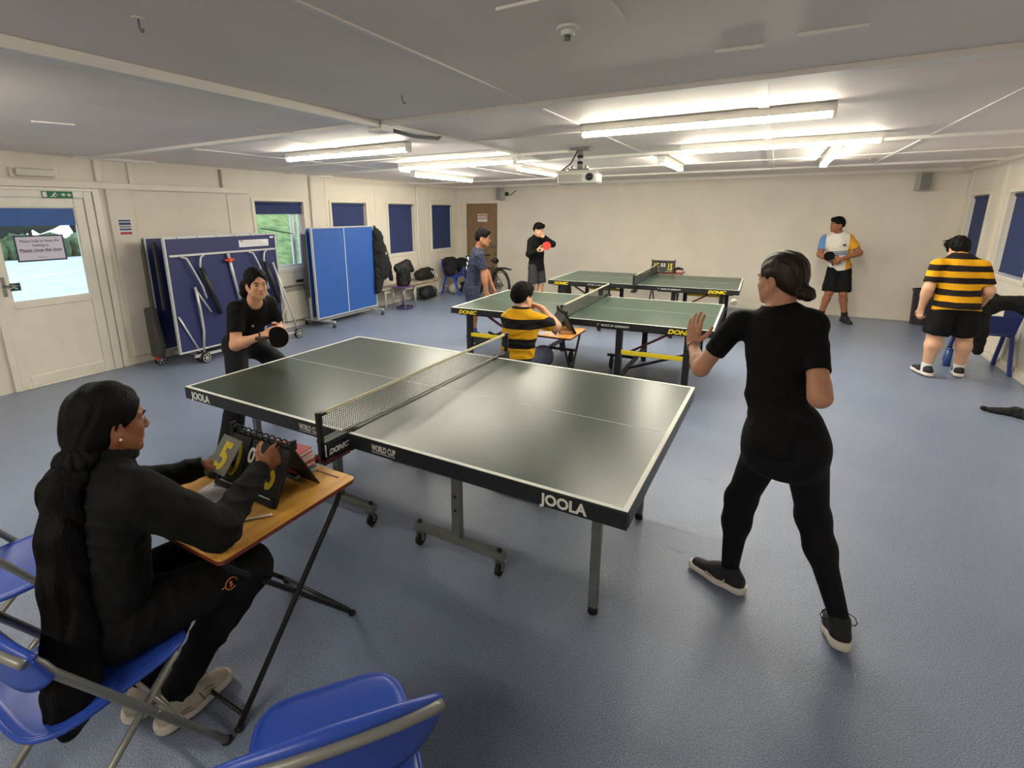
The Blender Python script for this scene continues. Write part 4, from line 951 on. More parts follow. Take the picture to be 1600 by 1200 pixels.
# ================================================================ SCULPTED SURFACES (signed distance fields -> surface nets)
def V3(*a): return np.array(a if len(a) > 1 else a[0], dtype=np.float64)
def nrm(v): v = V3(v) if not isinstance(v, np.ndarray) else v; return v/max(np.linalg.norm(v), 1e-9)
def orth(v, d): d = nrm(d); return nrm(v-d*np.dot(v, d))
def noise3(P, f, seed=0):
    q = np.random.RandomState(seed); out = 0
    for i in range(4):
        w = q.randn(3); w = w/np.linalg.norm(w)*f*(1+.5*i); ph = q.rand(3)*6.28
        out = out + np.sin(P@w+ph[0])*np.cos(P@np.roll(w, 1)*.8+ph[1])/(1+.4*i)
    return out/2
class Sdf:
    def __init__(s, h): s.h = h; s.ops = []
    def cap(s, a, b, ra, rb=None, k=.02, flat=None, q=1.0, sub=False):
        rb = ra if rb is None else rb
        s.ops.append(('c', V3(a), V3(b), ra, rb, k, None if flat is None else nrm(V3(flat)), q, sub)); return s
    def chain(s, pts, rs, k=.02, flat=None, q=1.0):
        for i in range(len(pts)-1): s.cap(pts[i], pts[i+1], rs[i], rs[i+1], k, flat, q)
        return s
    def ell(s, c, r, R=None, k=.02, sub=False):
        R = np.eye(3) if R is None else np.array([nrm(x) for x in R])
        s.ops.append(('e', V3(c), V3(r), R, k, sub)); return s
    def cut(s, p, n, k=.0):      # removes the side n points to
        s.ops.append(('p', V3(p), nrm(V3(n)), k)); return s
    def warp(s, fn): s.ops.append(('w', fn)); return s
    def build(s, name, m, parent, label=None):
        h = s.h; lo = V3(9e9, 9e9, 9e9); hi = -lo
        for o in s.ops:
            if o[0] == 'c' and not o[8]:
                r = max(o[3], o[4]); lo = np.minimum(lo, np.minimum(o[1], o[2])-r); hi = np.maximum(hi, np.maximum(o[1], o[2])+r)
            if o[0] == 'e' and not o[5]:
                r = max(o[2]); lo = np.minimum(lo, o[1]-r); hi = np.maximum(hi, o[1]+r)
        lo -= .03; hi += .03
        n = np.ceil((hi-lo)/h).astype(int)+1
        F = np.full(n, .5, dtype=np.float32)
        ax = [lo[i]+h*np.arange(n[i]) for i in range(3)]
        def sub(a, b, mrg):
            i0 = np.maximum(0, np.floor((a-mrg-lo)/h).astype(int)); i1 = np.minimum(n, np.ceil((b+mrg-lo)/h).astype(int)+1)
            if (i1 <= i0).any(): return None, None
            sl = tuple(slice(i0[j], i1[j]) for j in range(3))
            G = np.stack(np.meshgrid(*[ax[j][sl[j]].astype(np.float32) for j in range(3)], indexing='ij'), -1)
            return sl, G
        for o in s.ops:
            if o[0] == 'c':
                _, a, b, ra, rb, k, fl, q, sb = o; r = max(ra, rb)
                sl, G = sub(np.minimum(a, b)-r, np.maximum(a, b)+r, k+2*h+.004)
                if sl is None: continue
                a = a.astype(np.float32); ba = (b-a).astype(np.float32); pa = G-a
                l2 = max(float(ba@ba), 1e-9)
                if fl is not None:
                    f32 = fl.astype(np.float32)
                    # keep the axis, squash across fl
                    t = np.clip(pa@ba/l2, 0, 1); d = pa-t[..., None]*ba
                    dn = d@f32; d = d+f32*(dn*(1/q-1))[..., None]
                    dd = (np.linalg.norm(d, axis=-1)-(ra+(rb-ra)*t))*(.5+.5*q)
                else:
                    t = np.clip(pa@ba/l2, 0, 1); dd = np.linalg.norm(pa-t[..., None]*ba, axis=-1)-(ra+(rb-ra)*t)
            elif o[0] == 'e':
                _, c, r, R, k, sb = o; e = np.abs(R.T)@r
                sl, G = sub(c-e, c+e, k+2*h+.004)
                if sl is None: continue
                p = (G-c.astype(np.float32))@R.T.astype(np.float32)
                k0 = np.linalg.norm(p/r, axis=-1); k1 = np.linalg.norm(p/(r*r), axis=-1)
                dd = k0*(k0-1)/np.maximum(k1, 1e-6)
            elif o[0] == 'p':
                _, p, nn, k = o
                d = ((ax[0]-p[0])*nn[0])[:, None, None]+((ax[1]-p[1])*nn[1])[None, :, None]+((ax[2]-p[2])*nn[2])[None, None, :]
                F = np.maximum(F, d.astype(np.float32)); continue
            else:
                idx = np.nonzero(np.abs(F) < .04); P = np.stack([ax[j][idx[j]] for j in range(3)], -1)
                F[idx] += o[1](P).astype(np.float32); continue
            A = F[sl]
            if sb:
                B = -dd; hh = np.maximum(k-np.abs(A-B), 0)/max(k, 1e-6); F[sl] = np.maximum(A, B)+hh*hh*k/4
            else:
                hh = np.maximum(k-np.abs(A-dd), 0)/max(k, 1e-6); F[sl] = np.minimum(A, dd)-hh*hh*k/4
        # close the border
        F[0], F[-1] = .5, .5; F[:, 0], F[:, -1] = .5, .5; F[:, :, 0], F[:, :, -1] = .5, .5
        S = F < 0
        c = np.zeros(n-1, dtype=np.int8)
        for dx in (0, 1):
            for dy in (0, 1):
                for dz in (0, 1):
                    c += S[dx:n[0]-1+dx, dy:n[1]-1+dy, dz:n[2]-1+dz]
        M = (c > 0) & (c < 8); idx = np.nonzero(M); N = len(idx[0])
        I = np.full(n-1, -1, dtype=np.int64); I[idx] = np.arange(N)
        co = [(dx, dy, dz) for dx in (0, 1) for dy in (0, 1) for dz in (0, 1)]
        val = np.stack([F[idx[0]+a, idx[1]+b, idx[2]+d] for a, b, d in co], 1)
        acc = np.zeros((N, 3)); cnt = np.zeros(N)
        for i in range(8):
            for j in range(i+1, 8):
                di = np.array(co[j])-np.array(co[i])
                if np.abs(di).sum() != 1: continue
                sg = (val[:, i] < 0) != (val[:, j] < 0)
                t = val[:, i]/np.where(sg, val[:, i]-val[:, j], 1)
                pt = np.array(co[i])[None]+t[:, None]*di[None]
                acc[sg] += pt[sg]; cnt[sg] += 1
        P = (np.stack(idx, 1)+acc/np.maximum(cnt, 1)[:, None])*h+lo
        quads = []
        for d in range(3):
            a, b = (d+1) % 3, (d+2) % 3
            s0 = [slice(None)]*3; s1 = [slice(None)]*3; s0[d] = slice(0, -1); s1[d] = slice(1, None)
            X = S[tuple(s0)] != S[tuple(s1)]
            e = np.nonzero(X); e = [x.copy() for x in e]
            ok = (e[a] > 0) & (e[b] > 0) & (e[a] < n[a]-1) & (e[b] < n[b]-1)
            e = [x[ok] for x in e]
            def g(oa, ob):
                q = [x.copy() for x in e]; q[a] = q[a]-oa; q[b] = q[b]-ob; return I[tuple(q)]
            Q = np.stack([g(1, 1), g(0, 1), g(0, 0), g(1, 0)], 1)
            ins = S[tuple(e)]
            Q[~ins] = Q[~ins][:, ::-1]
            quads.append(Q)
        Q = np.concatenate(quads); Q = Q[(Q >= 0).all(1)]
        pp = parent
        while pp is not None: P = P - np.array(pp.location); pp = pp.parent
        me = bpy.data.meshes.new(name)
        me.vertices.add(N); me.vertices.foreach_set('co', P.astype(np.float32).ravel())
        me.loops.add(Q.size); me.loops.foreach_set('vertex_index', Q.astype(np.int32).ravel())
        me.polygons.add(len(Q)); me.polygons.foreach_set('loop_start', np.arange(0, Q.size, 4, dtype=np.int32))
        me.polygons.foreach_set('use_smooth', np.ones(len(Q), dtype=bool))
        me.update(calc_edges=True); me.validate()
        return link(name, me, m, parent, label=label)

M_eye = mat('eye_white', (176, 168, 160), .4)
M_iris = mat('eye_dark', (30, 20, 16), .2)
M_hair = mat('black_hair', (14, 11, 11), .65, var=.35, vscale=60, bump=.5, bscale=160, stretch=(1, 1, .12), spec=.15)
M_hairb = mat('dark_brown_hair', (36, 24, 19), .45, var=.35, vscale=60, bump=.4, bscale=160, stretch=(1, 1, .12), spec=.35)
def skin(name, c=(150, 96, 68)): return mat(name, c, .5, var=.05, vscale=14, bump=.08, bscale=90, spec=.4)

def add_hand(F, w, d, n, t, curl=.35, sc=1.0, thumb=.5, spread=.1, mn=.0, curls=None):
    """w wrist, d towards the fingers, n out of the palm, t towards the thumb"""
    d = nrm(V3(d)); n = orth(V3(n), d); t0 = nrm(np.cross(n, d)); t = t0 if np.dot(t0, V3(t)) > 0 else -t0
    R = lambda r: max(r*sc, mn)
    K = []
    for i, (off, ln) in enumerate(((.030, .092), (.010, .098), (-.011, .093), (-.030, .083))):
        K.append(w+d*ln*sc+t*off*sc)
        F.cap(w+d*.014*sc+t*off*.55*sc, K[-1], R(.015), R(.0115), .012, n, .85)
    F.cap(w-d*.01*sc, w+d*.03*sc, R(.024), R(.027), .015, n, .72)
    for i, (L, r) in enumerate(((.070, .0088), (.078, .0090), (.072, .0086), (.056, .0076))):
        c = curls[i] if curls else curl*(1+.12*i); a = c*.7; p = K[i]
        sd = t*(1.5-i)*spread
        for j, f in enumerate((.46, .30, .24)):
            dd = nrm(d*math.cos(a)+n*math.sin(a)+sd); q = p+dd*L*f*sc
            F.cap(p, q, R(r*(1-.07*j)), R(r*(.93-.07*j)), .002); p = q; a += c*1.25
    b = w+d*.022*sc+t*.026*sc; p = b
    for j, (L, r) in enumerate(((.040, .0125), (.032, .0105), (.026, .0092))):
        dd = nrm(d*(.62+.16*j)+t*(.75-.25*j-.1*thumb)+n*(.22+.28*thumb*(j+1)*.6)); q = p+dd*L*sc
        F.cap(p, q, R(r), R(r*.92), .008 if j == 0 else .003); p = q
    return K

def add_head(F, c, f, u, s=1.0, fem=False, wide=1.0):
    f = nrm(V3(f)); u = orth(V3(u), f); r = np.cross(f, u); B = [r, f, u]
    at = lambda x, y, z: c+(r*x*wide+f*y+u*z)*s
    E = lambda p, rr, k=.02, sub=False: F.ell(at(*p), V3(*rr)*s*V3(wide, 1, 1), B, k*s, sub)
    E((0, -.012, .032), (.073, .092, .088)); E((0, .030, -.03), (.058, .058, .082), .03)
    E((0, .044, -.075), (.04, .036, .03), .03); F.cap(at(-.012, .072, -.098), at(.012, .072, -.098), (.014 if fem else .017)*s, None, .02*s)
    for x in (-1, 1):
        E((x*.034, .058, -.032), (.024, .021, .026), .02)
        F.cap(at(x*.012, .081, .018), at(x*.044, .068, .016), .0085*s, .007*s, .014*s)
        E((x*.031, .092, -.001), (.0145, .010, .0085), .010, True)
        E((x*.0735, -.008, -.014), (.010, .019, .030), .006); E((x*.080, -.004, -.012), (.006, .010, .018), .004, True)
        F.cap(at(x*.042, .045, -.075), at(x*.055, .0, -.05), .016*s, .018*s, .03*s)
        E((x*.010, .094, -.036), (.0085, .010, .007), .006)
    F.cap(at(0, .084, .006), at(0, .102, -.030), .0065*s, .0105*s, .010*s)
    F.cap(at(-.016, .083, -.0575), at(.016, .083, -.0575), .0062*s, None, .008*s); F.cap(at(-.013, .082, -.067), at(.013, .082, -.067), .0068*s, None, .008*s)
    return at, B
def face_parts(t, at, B, s, lipc, eyes=True, hairm=None):
    o = t.location; loc = lambda p: tuple(p-np.array(o))
    if eyes:
        for x in (-1, 1):
            e = MB().ball(loc(at(x*.031, .0725, -.001)), .0122*s, 14, 10).build('eye', M_eye, t)
            MB().ball(loc(at(x*.031, .0770, -.001)), .0088*s, 12, 8).build('iris', M_iris, e)
            MB().tube([loc(at(x*.016, .0905, .0165)), loc(at(x*.031, .0885, .0205)), loc(at(x*.047, .0765, .0155))], [.0024*s, .003*s, .0016*s], 6).build('eyebrow', hairm or M_hair, t)
    MB().tube([loc(at(-.021, .0835, -.0615)), loc(at(-.01, .0885, -.0605)), loc(at(0, .0895, -.0615)), loc(at(.01, .0885, -.0605)), loc(at(.021, .0835, -.0615))], [.002*s, .0045*s, .005*s, .0045*s, .002*s], 8).build('lips', lipc, t)
def shoe(t, ank, d, L, col, sole, grow=1.0, up=(0, 0, 1), h=.005, name='shoe', tilt=0.0, lab=None, bareheel=0):
    """ank: ankle joint; d: toe direction"""
    d = V3(d); u = orth(V3(up), d); d = nrm(d); r = np.cross(d, u)
    base = ank-u*.085*1.0
    P = lambda x, y, z: base+r*x+d*y*L/.27+u*z
    F = Sdf(h); g = grow
    F.cap(P(0, -.045, .045), P(0, .05, .045), .036*g, .040*g, .03); F.cap(P(0, .05, .042), P(.004, .165, .034), .042*g, .034*g, .03, u, .8)
    F.cap(P(0, -.035, .06), P(0, -.01, .10), .034*g, .036*g, .03); F.cap(P(0, 0, .09), P(0, .07, .055), .036*g, .035*g, .03)
    F.cut(P(0, 0, .03), -u)
    F.ell(P(0, -.005, .125), (.028, .034, .04), [r, d, u], .006, True)
    o = F.build(name, col, t, lab)
    S = Sdf(h)
    S.cap(P(0, -.05, .018), P(0, .05, .018), .044*g, .045*g, .02); S.cap(P(0, .05, .018), P(.004, .178, .018), .047*g, .037*g, .02)
    S.cut(P(0, 0, .036), u); S.cut(P(0, 0, .001), -u)
    S.build('sole', sole, o)
    return o, P
def inv_parent(o): return o
# ================================================================ PEOPLE
M_blk = mat('black_jersey', (17, 17, 18), .85, var=.12, vscale=10, bump=.15, bscale=45, spec=.2)
M_blk2 = mat('black_tracksuit', (20, 21, 21), .85, var=.12, vscale=9, bump=.2, bscale=35, spec=.2)
M_leg = mat('black_leggings', (15, 15, 20), .8, var=.1, vscale=12, spec=.25)
M_lip = mat('lip_rose', (150, 84, 78), .4)
M_lipd = mat('lip_brown', (112, 62, 54), .4)
M_sole = mat('sole_white', (222, 214, 206), .5)
M_shoeb = mat('shoe_black', (26, 27, 30), .7, bump=.2, bscale=200)
M_lace = mat('lace_black', (16, 16, 18), .8)
def frame(pel, neck, shL, shR):
    up = nrm(V3(neck)-V3(pel)); r = orth(V3(shR)-V3(shL), up); f = np.cross(up, r)
    return r, f, up
def folds(axis, f, amp, seed=0):
    a = nrm(V3(axis)); b = orth(V3(.3, .9, .2), a)
    def fn(P):
        Q = P*1.0; t = noise3(Q, 9, seed+1)
        rg = np.abs(np.sin(P@a*f*.55+3.2*t+noise3(P, 16, seed)*1.6)); m = np.clip(.5+.9*noise3(P, 11, seed+9), 0, 1)
        return amp*(1.5*m*(rg**.7-.6)+.6*noise3(P, f*.55, seed+5))
    return fn
def person(name, label, J, skinm, h=.006, base=None):
    b = base or ((J['an_L'][0]+J['an_R'][0])/2, (J['an_L'][1]+J['an_R'][1])/2, 0.0)
    t = thing('person', label, 'person', b)
    return t
def arm(F, sh, el, wr, r=(.052, .042, .040, .026), k=.03):
    F.cap(sh, el, r[0], r[1], k); m = el+(wr-el)*.28
    F.cap(el, m, r[1], r[2], k); F.cap(m, wr, r[2], r[3], k)
def leg(F, hip, kn, an, r=(.085, .057, .056, .036), k=.03, back=None):
    F.cap(hip, kn, r[0], r[1], k); m = kn+(an-kn)*.3+(V3(back)*.018 if back is not None else 0)
    F.cap(kn, m, r[1], r[2], k); F.cap(m, an, r[2], r[3], k)
def torso(F, pel, neck, r, f, up, hw, w=(.15, .125, .155), q=.68, k=.05, hb=.0, wo=0.0):
    """flattened stack: hips, waist, chest, shoulders"""
    L = np.linalg.norm(neck-pel)
    ws = pel+up*L*.33+r*wo; ch = pel+up*L*.68; tp = pel+up*L*.88
    a = w[0]; F.cap(pel-r*(.0), ws, a, w[1], k, f, q); F.cap(ws, ch, w[1], w[2], k, f, q)
    F.cap(ch, tp, w[2], w[2]*.8, k, f, q)
    F.cap(tp-r*hw*.72, tp+r*hw*.72, .055, .055, k)
    if hb: 
        for s in (-1, 1): F.ell(pel+r*s*.062-f*hb-up*.03, (.085, .085, .095), [r, f, up], .04)
M_batred = mat('bat_rubber_red', (206, 40, 36), .6)
M_batblk = mat('bat_rubber_black', (22, 20, 22), .9, spec=.1)
def bat(loc, face_n, hand_dir, red, label, h=.0):
    """blade centre loc; face normal; handle direction"""
    n = nrm(V3(face_n)); d = orth(V3(hand_dir), n); x = np.cross(d, n)
    t = thing('table_tennis_bat', label, 'bat', tuple(loc))
    def disc(z0, z1, r, m, nm):
        k = 28; pts = []
        for i in range(k):
            a = 2*PI*i/k; yy = -math.cos(a)*r*1.04; xx = math.sin(a)*r
            if yy > r*.72: yy = r*.72+(yy-r*.72)*.5
            pts.append((xx, yy))
        vs = [x*px+d*py+n*z0 for px, py in pts]+[x*px+d*py+n*z1 for px, py in pts]
        MB().add(vs, [tuple(reversed(range(k))), tuple(range(k, 2*k))]+[(i, (i+1) % k, k+(i+1) % k, k+i) for i in range(k)]).build(nm, m, t)
    disc(-.003, .003, .077, mat('bat_wood', (176, 132, 84), .5), 'blade'); disc(.003, .0065, .0755, red, 'rubber'); disc(-.0065, -.003, .0755, mat('bat_rubber_black', (22, 20, 22), .9, spec=.1), 'rubber')
    b = MB(); b.tube([tuple(d*.06), tuple(d*.11), tuple(d*.165)], [.012, .0125, .0145], 10); b.build('handle', mat('bat_handle', (70, 48, 40), .6), t)
    return t

def hair_short(t, at, B, s, m, amp=.006, seed=1, fringe=.0, h=.006, low=-.05, vol=1.0):
    F = Sdf(h); r, f, u = B
    F.ell(at(0, -.014, .040), V3(.083, .101, .090)*s*vol, B, .02)
    F.ell(at(0, -.05, .0), V3(.072, .058, .07)*s*vol, B, .03)
    F.ell(at(0, .055, .085), V3(.062, .042, .034)*s*vol, B, .03)
    F.warp(lambda P: amp*noise3(P, 95, seed)+amp*.6*noise3(P, 45, seed+2))
    F.ell(at(0, .105, -.045-fringe*.0), V3(.074, .062, .098-fringe)*s, B, .012, True)
    for x in (-1, 1): F.ell(at(x*.078, .012, -.03), V3(.03, .028, .042)*s, B, .008, True)
    F.cut(at(0, 0, low), -u+f*.35)
    return F.build('hair', m, t)

# ---------------------------------------------------------------- the girl in black, back turned, near table
def girl_back():
    J = {k: V3(v) for k, v in dict(an_R=(.425, 2.30, .11), an_L=(-.005, 2.43, .10), pel=(.132, 2.32, .88), hip_R=(.208, 2.31, .85), hip_L=(.080, 2.34, .84),
        kn_R=(.288, 2.42, .485), kn_L=(.004, 2.46, .47), neck=(.055, 2.46, 1.385), head=(.046, 2.51, 1.51), sh_R=(.180, 2.39, 1.325), sh_L=(-.092, 2.49, 1.315),
        el_L=(-.232, 2.51, 1.068), wr_L=(-.300, 2.70, 1.135), el_R=(.222, 2.215, 1.10), wr_R=(.215, 2.43, 1.19)).items()}
    S = skin('skin_light_tan', (200, 146, 118))
    t = person('', 'person in black T-shirt and leggings, back turned, at the near table', J, S)
    r, f, up = frame(J['pel'], J['neck'], J['sh_L'], J['sh_R'])
    bodyF = Sdf(.0042)
    torso(bodyF, J['pel'], J['neck'], r, f, up, .12, (.11, .08, .105), .58, wo=-.03)
    hf = nrm(V3(-.80, .56, -.10)); at, B = add_head(bodyF, J['head'], hf, (0, 0, 1), .95, True)
    bodyF.cap(J['neck']-up*.05, J['head']-V3(0, 0, .06)-hf*.02, .058, .050, .03)
    arm(bodyF, J['sh_L'], J['el_L'], J['wr_L'], (.038, .037, .036, .022), .02); arm(bodyF, J['sh_R'], J['el_R'], J['wr_R'], (.038, .039, .037, .022), .02)
    add_hand(bodyF, J['wr_L'], (.02, .10, 1), (.35, .9, -.1), (1, -.3, 0), .18, .98, .2, .05)
    add_hand(bodyF, J['wr_R'], (-.25, .55, .45), (-.8, -.3, .3), (-.3, .3, .9), 1.0, .96, .8, .02)
    for s in 'LR': leg(bodyF, J['hip_'+s], J['kn_'+s], J['an_'+s], (.075, .05, .05, .030))
    for s in 'LR': bodyF.cap(J['an_'+s], J['an_'+s]-V3(0, 0, .05), .030, .032, .02)
    bodyF.build('body', S, t)
    face_parts(t, at, B, .95, M_lip, True, M_hairb)
    # T-shirt
    F = Sdf(.0055)
    torso(F, J['pel'], J['neck'], r, f, up, .162, (.140, .104, .128), .70, .05, wo=-.03)
    L = np.linalg.norm(J['neck']-J['pel'])
    F.cap(J['pel']-up*.02, J['pel']-up*.05, .150, .148, .04, f, .86)
    F.cap(J['neck']-up*.085, J['neck']-up*.03, .075, .055, .045)
    for s in 'LR':
        F.cap(J['sh_'+s], J['sh_'+s]+(J['el_'+s]-J['sh_'+s])*.60, .050, .049, .035)
    F.warp(folds(up*.8+r*.35, 80, .0038, 3))
    for s in 'LR':
        d = nrm(J['el_'+s]-J['sh_'+s]); q = J['sh_'+s]+(J['el_'+s]-J['sh_'+s])*.60
        F.ell(q+d*.075, (.075, .075, .075), None, .004, True)
    F.cut(J['pel']-up*.085, -up)
    F.ell(J['neck']+up*.035, (.062, .062, .045), [r, f, up], .006, True)
    F.build('t_shirt', M_blk, t)
    # leggings
    F = Sdf(.0055)
    F.cap(J['pel']+up*.02, J['pel']-up*.05, .150, .145, .05, f, .70)
    for s, sx in (('L', -1), ('R', 1)):
        F.ell(J['pel']+r*sx*.066-f*.030-up*.055, (.080, .076, .092), [r, f, up], .05)
        leg(F, J['hip_'+s], J['kn_'+s], J['an_'+s], (.086, .061, .055, .037), .05, -f*.5)
        F.cut(V3(0, 0, -5), (0, 0, -1))
    for s in 'LR':
        d = nrm(J['an_'+s]-J['kn_'+s]); F.ell(J['an_'+s]+d*.05, (.06, .06, .055), None, .003, True)
    F.build('leggings', M_leg, t)
    # hair, bun, earring
    F = Sdf(.0045)
    F.ell(at(0, -.016, .036), V3(.081, .101, .091)*.95, B, .02); F.ell(at(0, -.055, -.015), V3(.066, .052, .062)*.95, B, .03)
    F.ell(at(0, .106, -.034), V3(.074, .062, .110)*.95, B, .01, True)
    for x in (-1, 1): F.ell(at(x*.080, .006, -.030), V3(.022, .026, .038)*.95, B, .006, True)
    bun = at(.0, -.112, -.062)
    F.cap(at(0, -.07, -.04), bun, .032, .026, .02)
    F.ell(bun, (.036, .036, .030), B, .008); F.ell(bun-B[1]*.012-B[2]*.012, (.028, .028, .022), B, .006)
    F.warp(lambda P: .0016*np.sin(P@(B[0]*260+B[2]*60)+3*noise3(P, 30, 4))+.001*noise3(P, 120, 3))
    F.build('hair', M_hairb, t)
    o = np.array(t.location)
    MB().tube([tuple(bun+B[0]*.030*math.cos(a)+B[2]*.026*math.sin(a)+B[1]*.018-o) for a in [2*PI*k/14 for k in range(14)]], .005, 6, closed=True).build('hair_tie', mat('hair_tie_brown', (80, 50, 44), .7), t)
    ec = at(-.080, -.006, -.045)
    MB().tube([tuple(ec+B[1]*.009*math.cos(a)+B[2]*.009*math.sin(a)-o) for a in [2*PI*k/14 for k in range(14)]], .0015, 5, closed=True).build('hoop_earring', mat('gold', (220, 180, 100), .25, .9), t)
    wl = J['wr_L']; d = nrm(wl-J['el_L']); a = orth(V3(1, 0, 0), d); b_ = np.cross(d, a)
    MB().tube([tuple(wl-d*.02+a*.028*math.cos(q)+b_*.028*math.sin(q)-o) for q in [2*PI*k/16 for k in range(16)]], .004, 6, closed=True).build('bracelet', mat('silver_band', (180, 180, 184), .3, .8), t)
    # shoes
    dR = nrm(V3(-.06, 1, 0.0)); oR, P = shoe(t, V3(.425, 2.30, .10), (-.10, 1, -.22), .25, M_shoeb, M_sole, .95, h=.0045)
    for s in (-1, 1):
        MB().tube([tuple(P(s*.02, .04, .10)-o), tuple(P(s*.04, .03, .115)-o), tuple(P(s*.058, .015, .11)-o), tuple(P(s*.066, .01, .092)-o), tuple(P(s*.06, .015, .075)-o), tuple(P(s*.045, .025, .072)-o), tuple(P(s*.03, .04, .09)-o)], .0022, 5).build('lace', M_lace, oR)
    oL, P = shoe(t, V3(-.005, 2.43, .095), (-.93, .36, 0), .25, M_shoeb, M_sole, .95, h=.0045)
    sw = MB(); pts = [P(-.0405, .09, .045), P(-.0415, .03, .032), P(-.041, -.0, .04), P(-.0405, .01, .05), P(-.041, .035, .042), P(-.040, .092, .047)]
    pts = [P(-.046, .10, .050), P(-.049, .04, .036), P(-.047, .005, .038), P(-.046, .0, .058), P(-.047, .03, .048), P(-.046, .10, .054)]
    MB().tube([tuple(p-o) for p in pts[:4]], [.002, .004, .006, .002], 6).build('white_flash', M_sole, oL)
    return t
girl_back()
bat(V3(.11, 2.55, 1.26), (.5, .6, .3), (.5, -.65, -.42), M_batred, 'red faced bat held in front of the girl in black, mostly hidden')

# ---------------------------------------------------------------- seated girl with the very long ponytail
def girl_seated():
    J = {k: V3(v) for k, v in dict(pel=(-1.69, .56, .58), hip_R=(-1.61, .58, .57), hip_L=(-1.77, .58, .57), kn_R=(-1.565, .975, .525), kn_L=(-1.79, .96, .53),
        an_R=(-1.69, .725, .125), an_L=(-1.83, .69, .115), neck=(-1.695, .645, 1.055), head=(-1.695, .685, 1.185), sh_R=(-1.535, .645, 1.0), sh_L=(-1.86, .66, .99),
        el_R=(-1.46, .83, .80), wr_R=(-1.565, 1.075, .87), el_L=(-2.0, .86, .79), wr_L=(-1.885, 1.04, .815)).items()}
    S = skin('skin_brown', (150, 96, 68))
    t = person('', 'person seated at the near score desk, black tracksuit, very long dark ponytail', J, S, base=(-1.68, .7, 0))
    r, f, up = frame(J['pel'], J['neck'], J['sh_L'], J['sh_R']); o = np.array(t.location)
    F = Sdf(.0042)
    torso(F, J['pel'], J['neck'], r, f, up, .16, (.13, .11, .13), .65)
    hf = nrm(V3(.10, 1, -.12)); at, B = add_head(F, J['head'], hf, (0, .1, 1), .98, True)
    F.cap(J['neck']-up*.05, J['head']-V3(0, .02, .07), .06, .055, .03)
    arm(F, J['sh_R'], J['el_R'], J['wr_R'], (.046, .038, .036, .023)); arm(F, J['sh_L'], J['el_L'], J['wr_L'], (.046, .038, .036, .023))
    add_hand(F, J['wr_R'], (-.05, .9, .28), (-.75, -.1, -.6), (-.3, .1, .9), .45, .95, .5, .05)
    add_hand(F, J['wr_L'], (.35, .85, .12), (.1, -.1, -1), (.9, -.4, .1), .32, .95, .6, .04)
    for s in 'LR': leg(F, J['hip_'+s], J['kn_'+s], J['an_'+s], (.075, .05, .05, .032))
    F.build('body', S, t)
    face_parts(t, at, B, .98, M_lipd, True, M_hair)
    # jacket
    F = Sdf(.0055)
    torso(F, J['pel']+up*.03, J['neck'], r, f, up, .165, (.155, .148, .150), .74, .05)
    F.cap(J['pel']+up*.0, J['pel']+up*.08, .155, .150, .05, f, .75)
    F.cap(J['neck']-up*.07, J['neck']+up*.012, .09, .062, .04)
    for s in 'LR':
        F.cap(J['sh_'+s], J['el_'+s], .078, .066, .04); F.cap(J['el_'+s], J['wr_'+s], .062, .040, .03)
    F.warp(folds(V3(0, .45, .9), 110, .0062, 11))
    F.cut(J['pel']-up*.05, -up)
    for s in 'LR':
        d = nrm(J['wr_'+s]-J['el_'+s]); F.ell(J['wr_'+s]+d*.052, (.055, .055, .055), None, .003, True)
    F.ell(J['neck']+up*.055, (.056, .058, .055), [r, f, up], .006, True)
    F.build('jacket', M_blk2, t)
    F = Sdf(.0045); n0 = J['neck']
    for k in range(16):
        a, b_ = 2*PI*k/16, 2*PI*(k+1)/16
        g = lambda a: n0+r*.066*math.cos(a)+f*(.070*math.sin(a)+.012)+up*(.035-.012*math.sin(a))
        F.cap(g(a), g(b_), .011, .011, .012, up, 1.0); F.cap(g(a)+up*.016, g(b_)+up*.016, .008, .008, .012)
    F.build('collar', M_blk2, t)
    # trousers
    F = Sdf(.0055)
    F.cap(J['pel']-r*.03, J['pel']+r*.03, .125, .125, .05, up, .8)
    for s in 'LR':
        leg(F, J['hip_'+s], J['kn_'+s], J['an_'+s], (.105, .074, .070, .050), .05)
        F.cap(J['kn_'+s]-V3(0, .03, .0), J['kn_'+s]+V3(0, .01, -.03), .074, .072, .04)
    F.warp(folds(V3(0, 1, .3), 80, .0050, 21))
    for s in 'LR':
        d = nrm(J['an_'+s]-J['kn_'+s]); F.ell(J['an_'+s]+d*.055, (.07, .07, .06), None, .003, True)
    tr = F.build('trousers', M_blk, t)
    # small orange emblem on the thigh
    em = thing('tmp', None, None); bpy.data.objects.remove(em)
    c0 = V3(-1.478, .80, .60) ; 
    # emblem is laid on the outer side of the right thigh
    M_or = mat('orange_print', (214, 132, 60), .6)
    cx = J['hip_R']+(J['kn_R']-J['hip_R'])*.72+V3(.086, 0, .02)
    MB().tube([tuple(cx+V3(-.0, .021*math.cos(a), .021*math.sin(a))-o) for a in [2*PI*k/22 for k in range(20)]], .0016, 5).tube([tuple(cx+V3(0, -.021, 0)-o), tuple(cx+V3(0, -.035, 0)-o)], .0016, 5).build('emblem', M_or, tr)
    text('emblem_letter', '5', .026, M_or, tr, tuple(cx+V3(.0015, -.008, -.009)-o), (0, 1, 0), (0, 0, 1), bold=.0008)
    pk = J['hip_R']+V3(.088, -.0, -.01); MB().tube([tuple(pk+V3(.0, .0, -.03)-o), tuple(pk+V3(.0, .07, .03)-o)], .002, 6).build('pocket_trim', M_or, tr)
    # hair
    F = Sdf(.0045)
    F.ell(at(0, -.016, .036), V3(.082, .102, .092)*.98, B, .02); F.ell(at(0, -.058, -.012), V3(.070, .058, .068)*.98, B, .03)
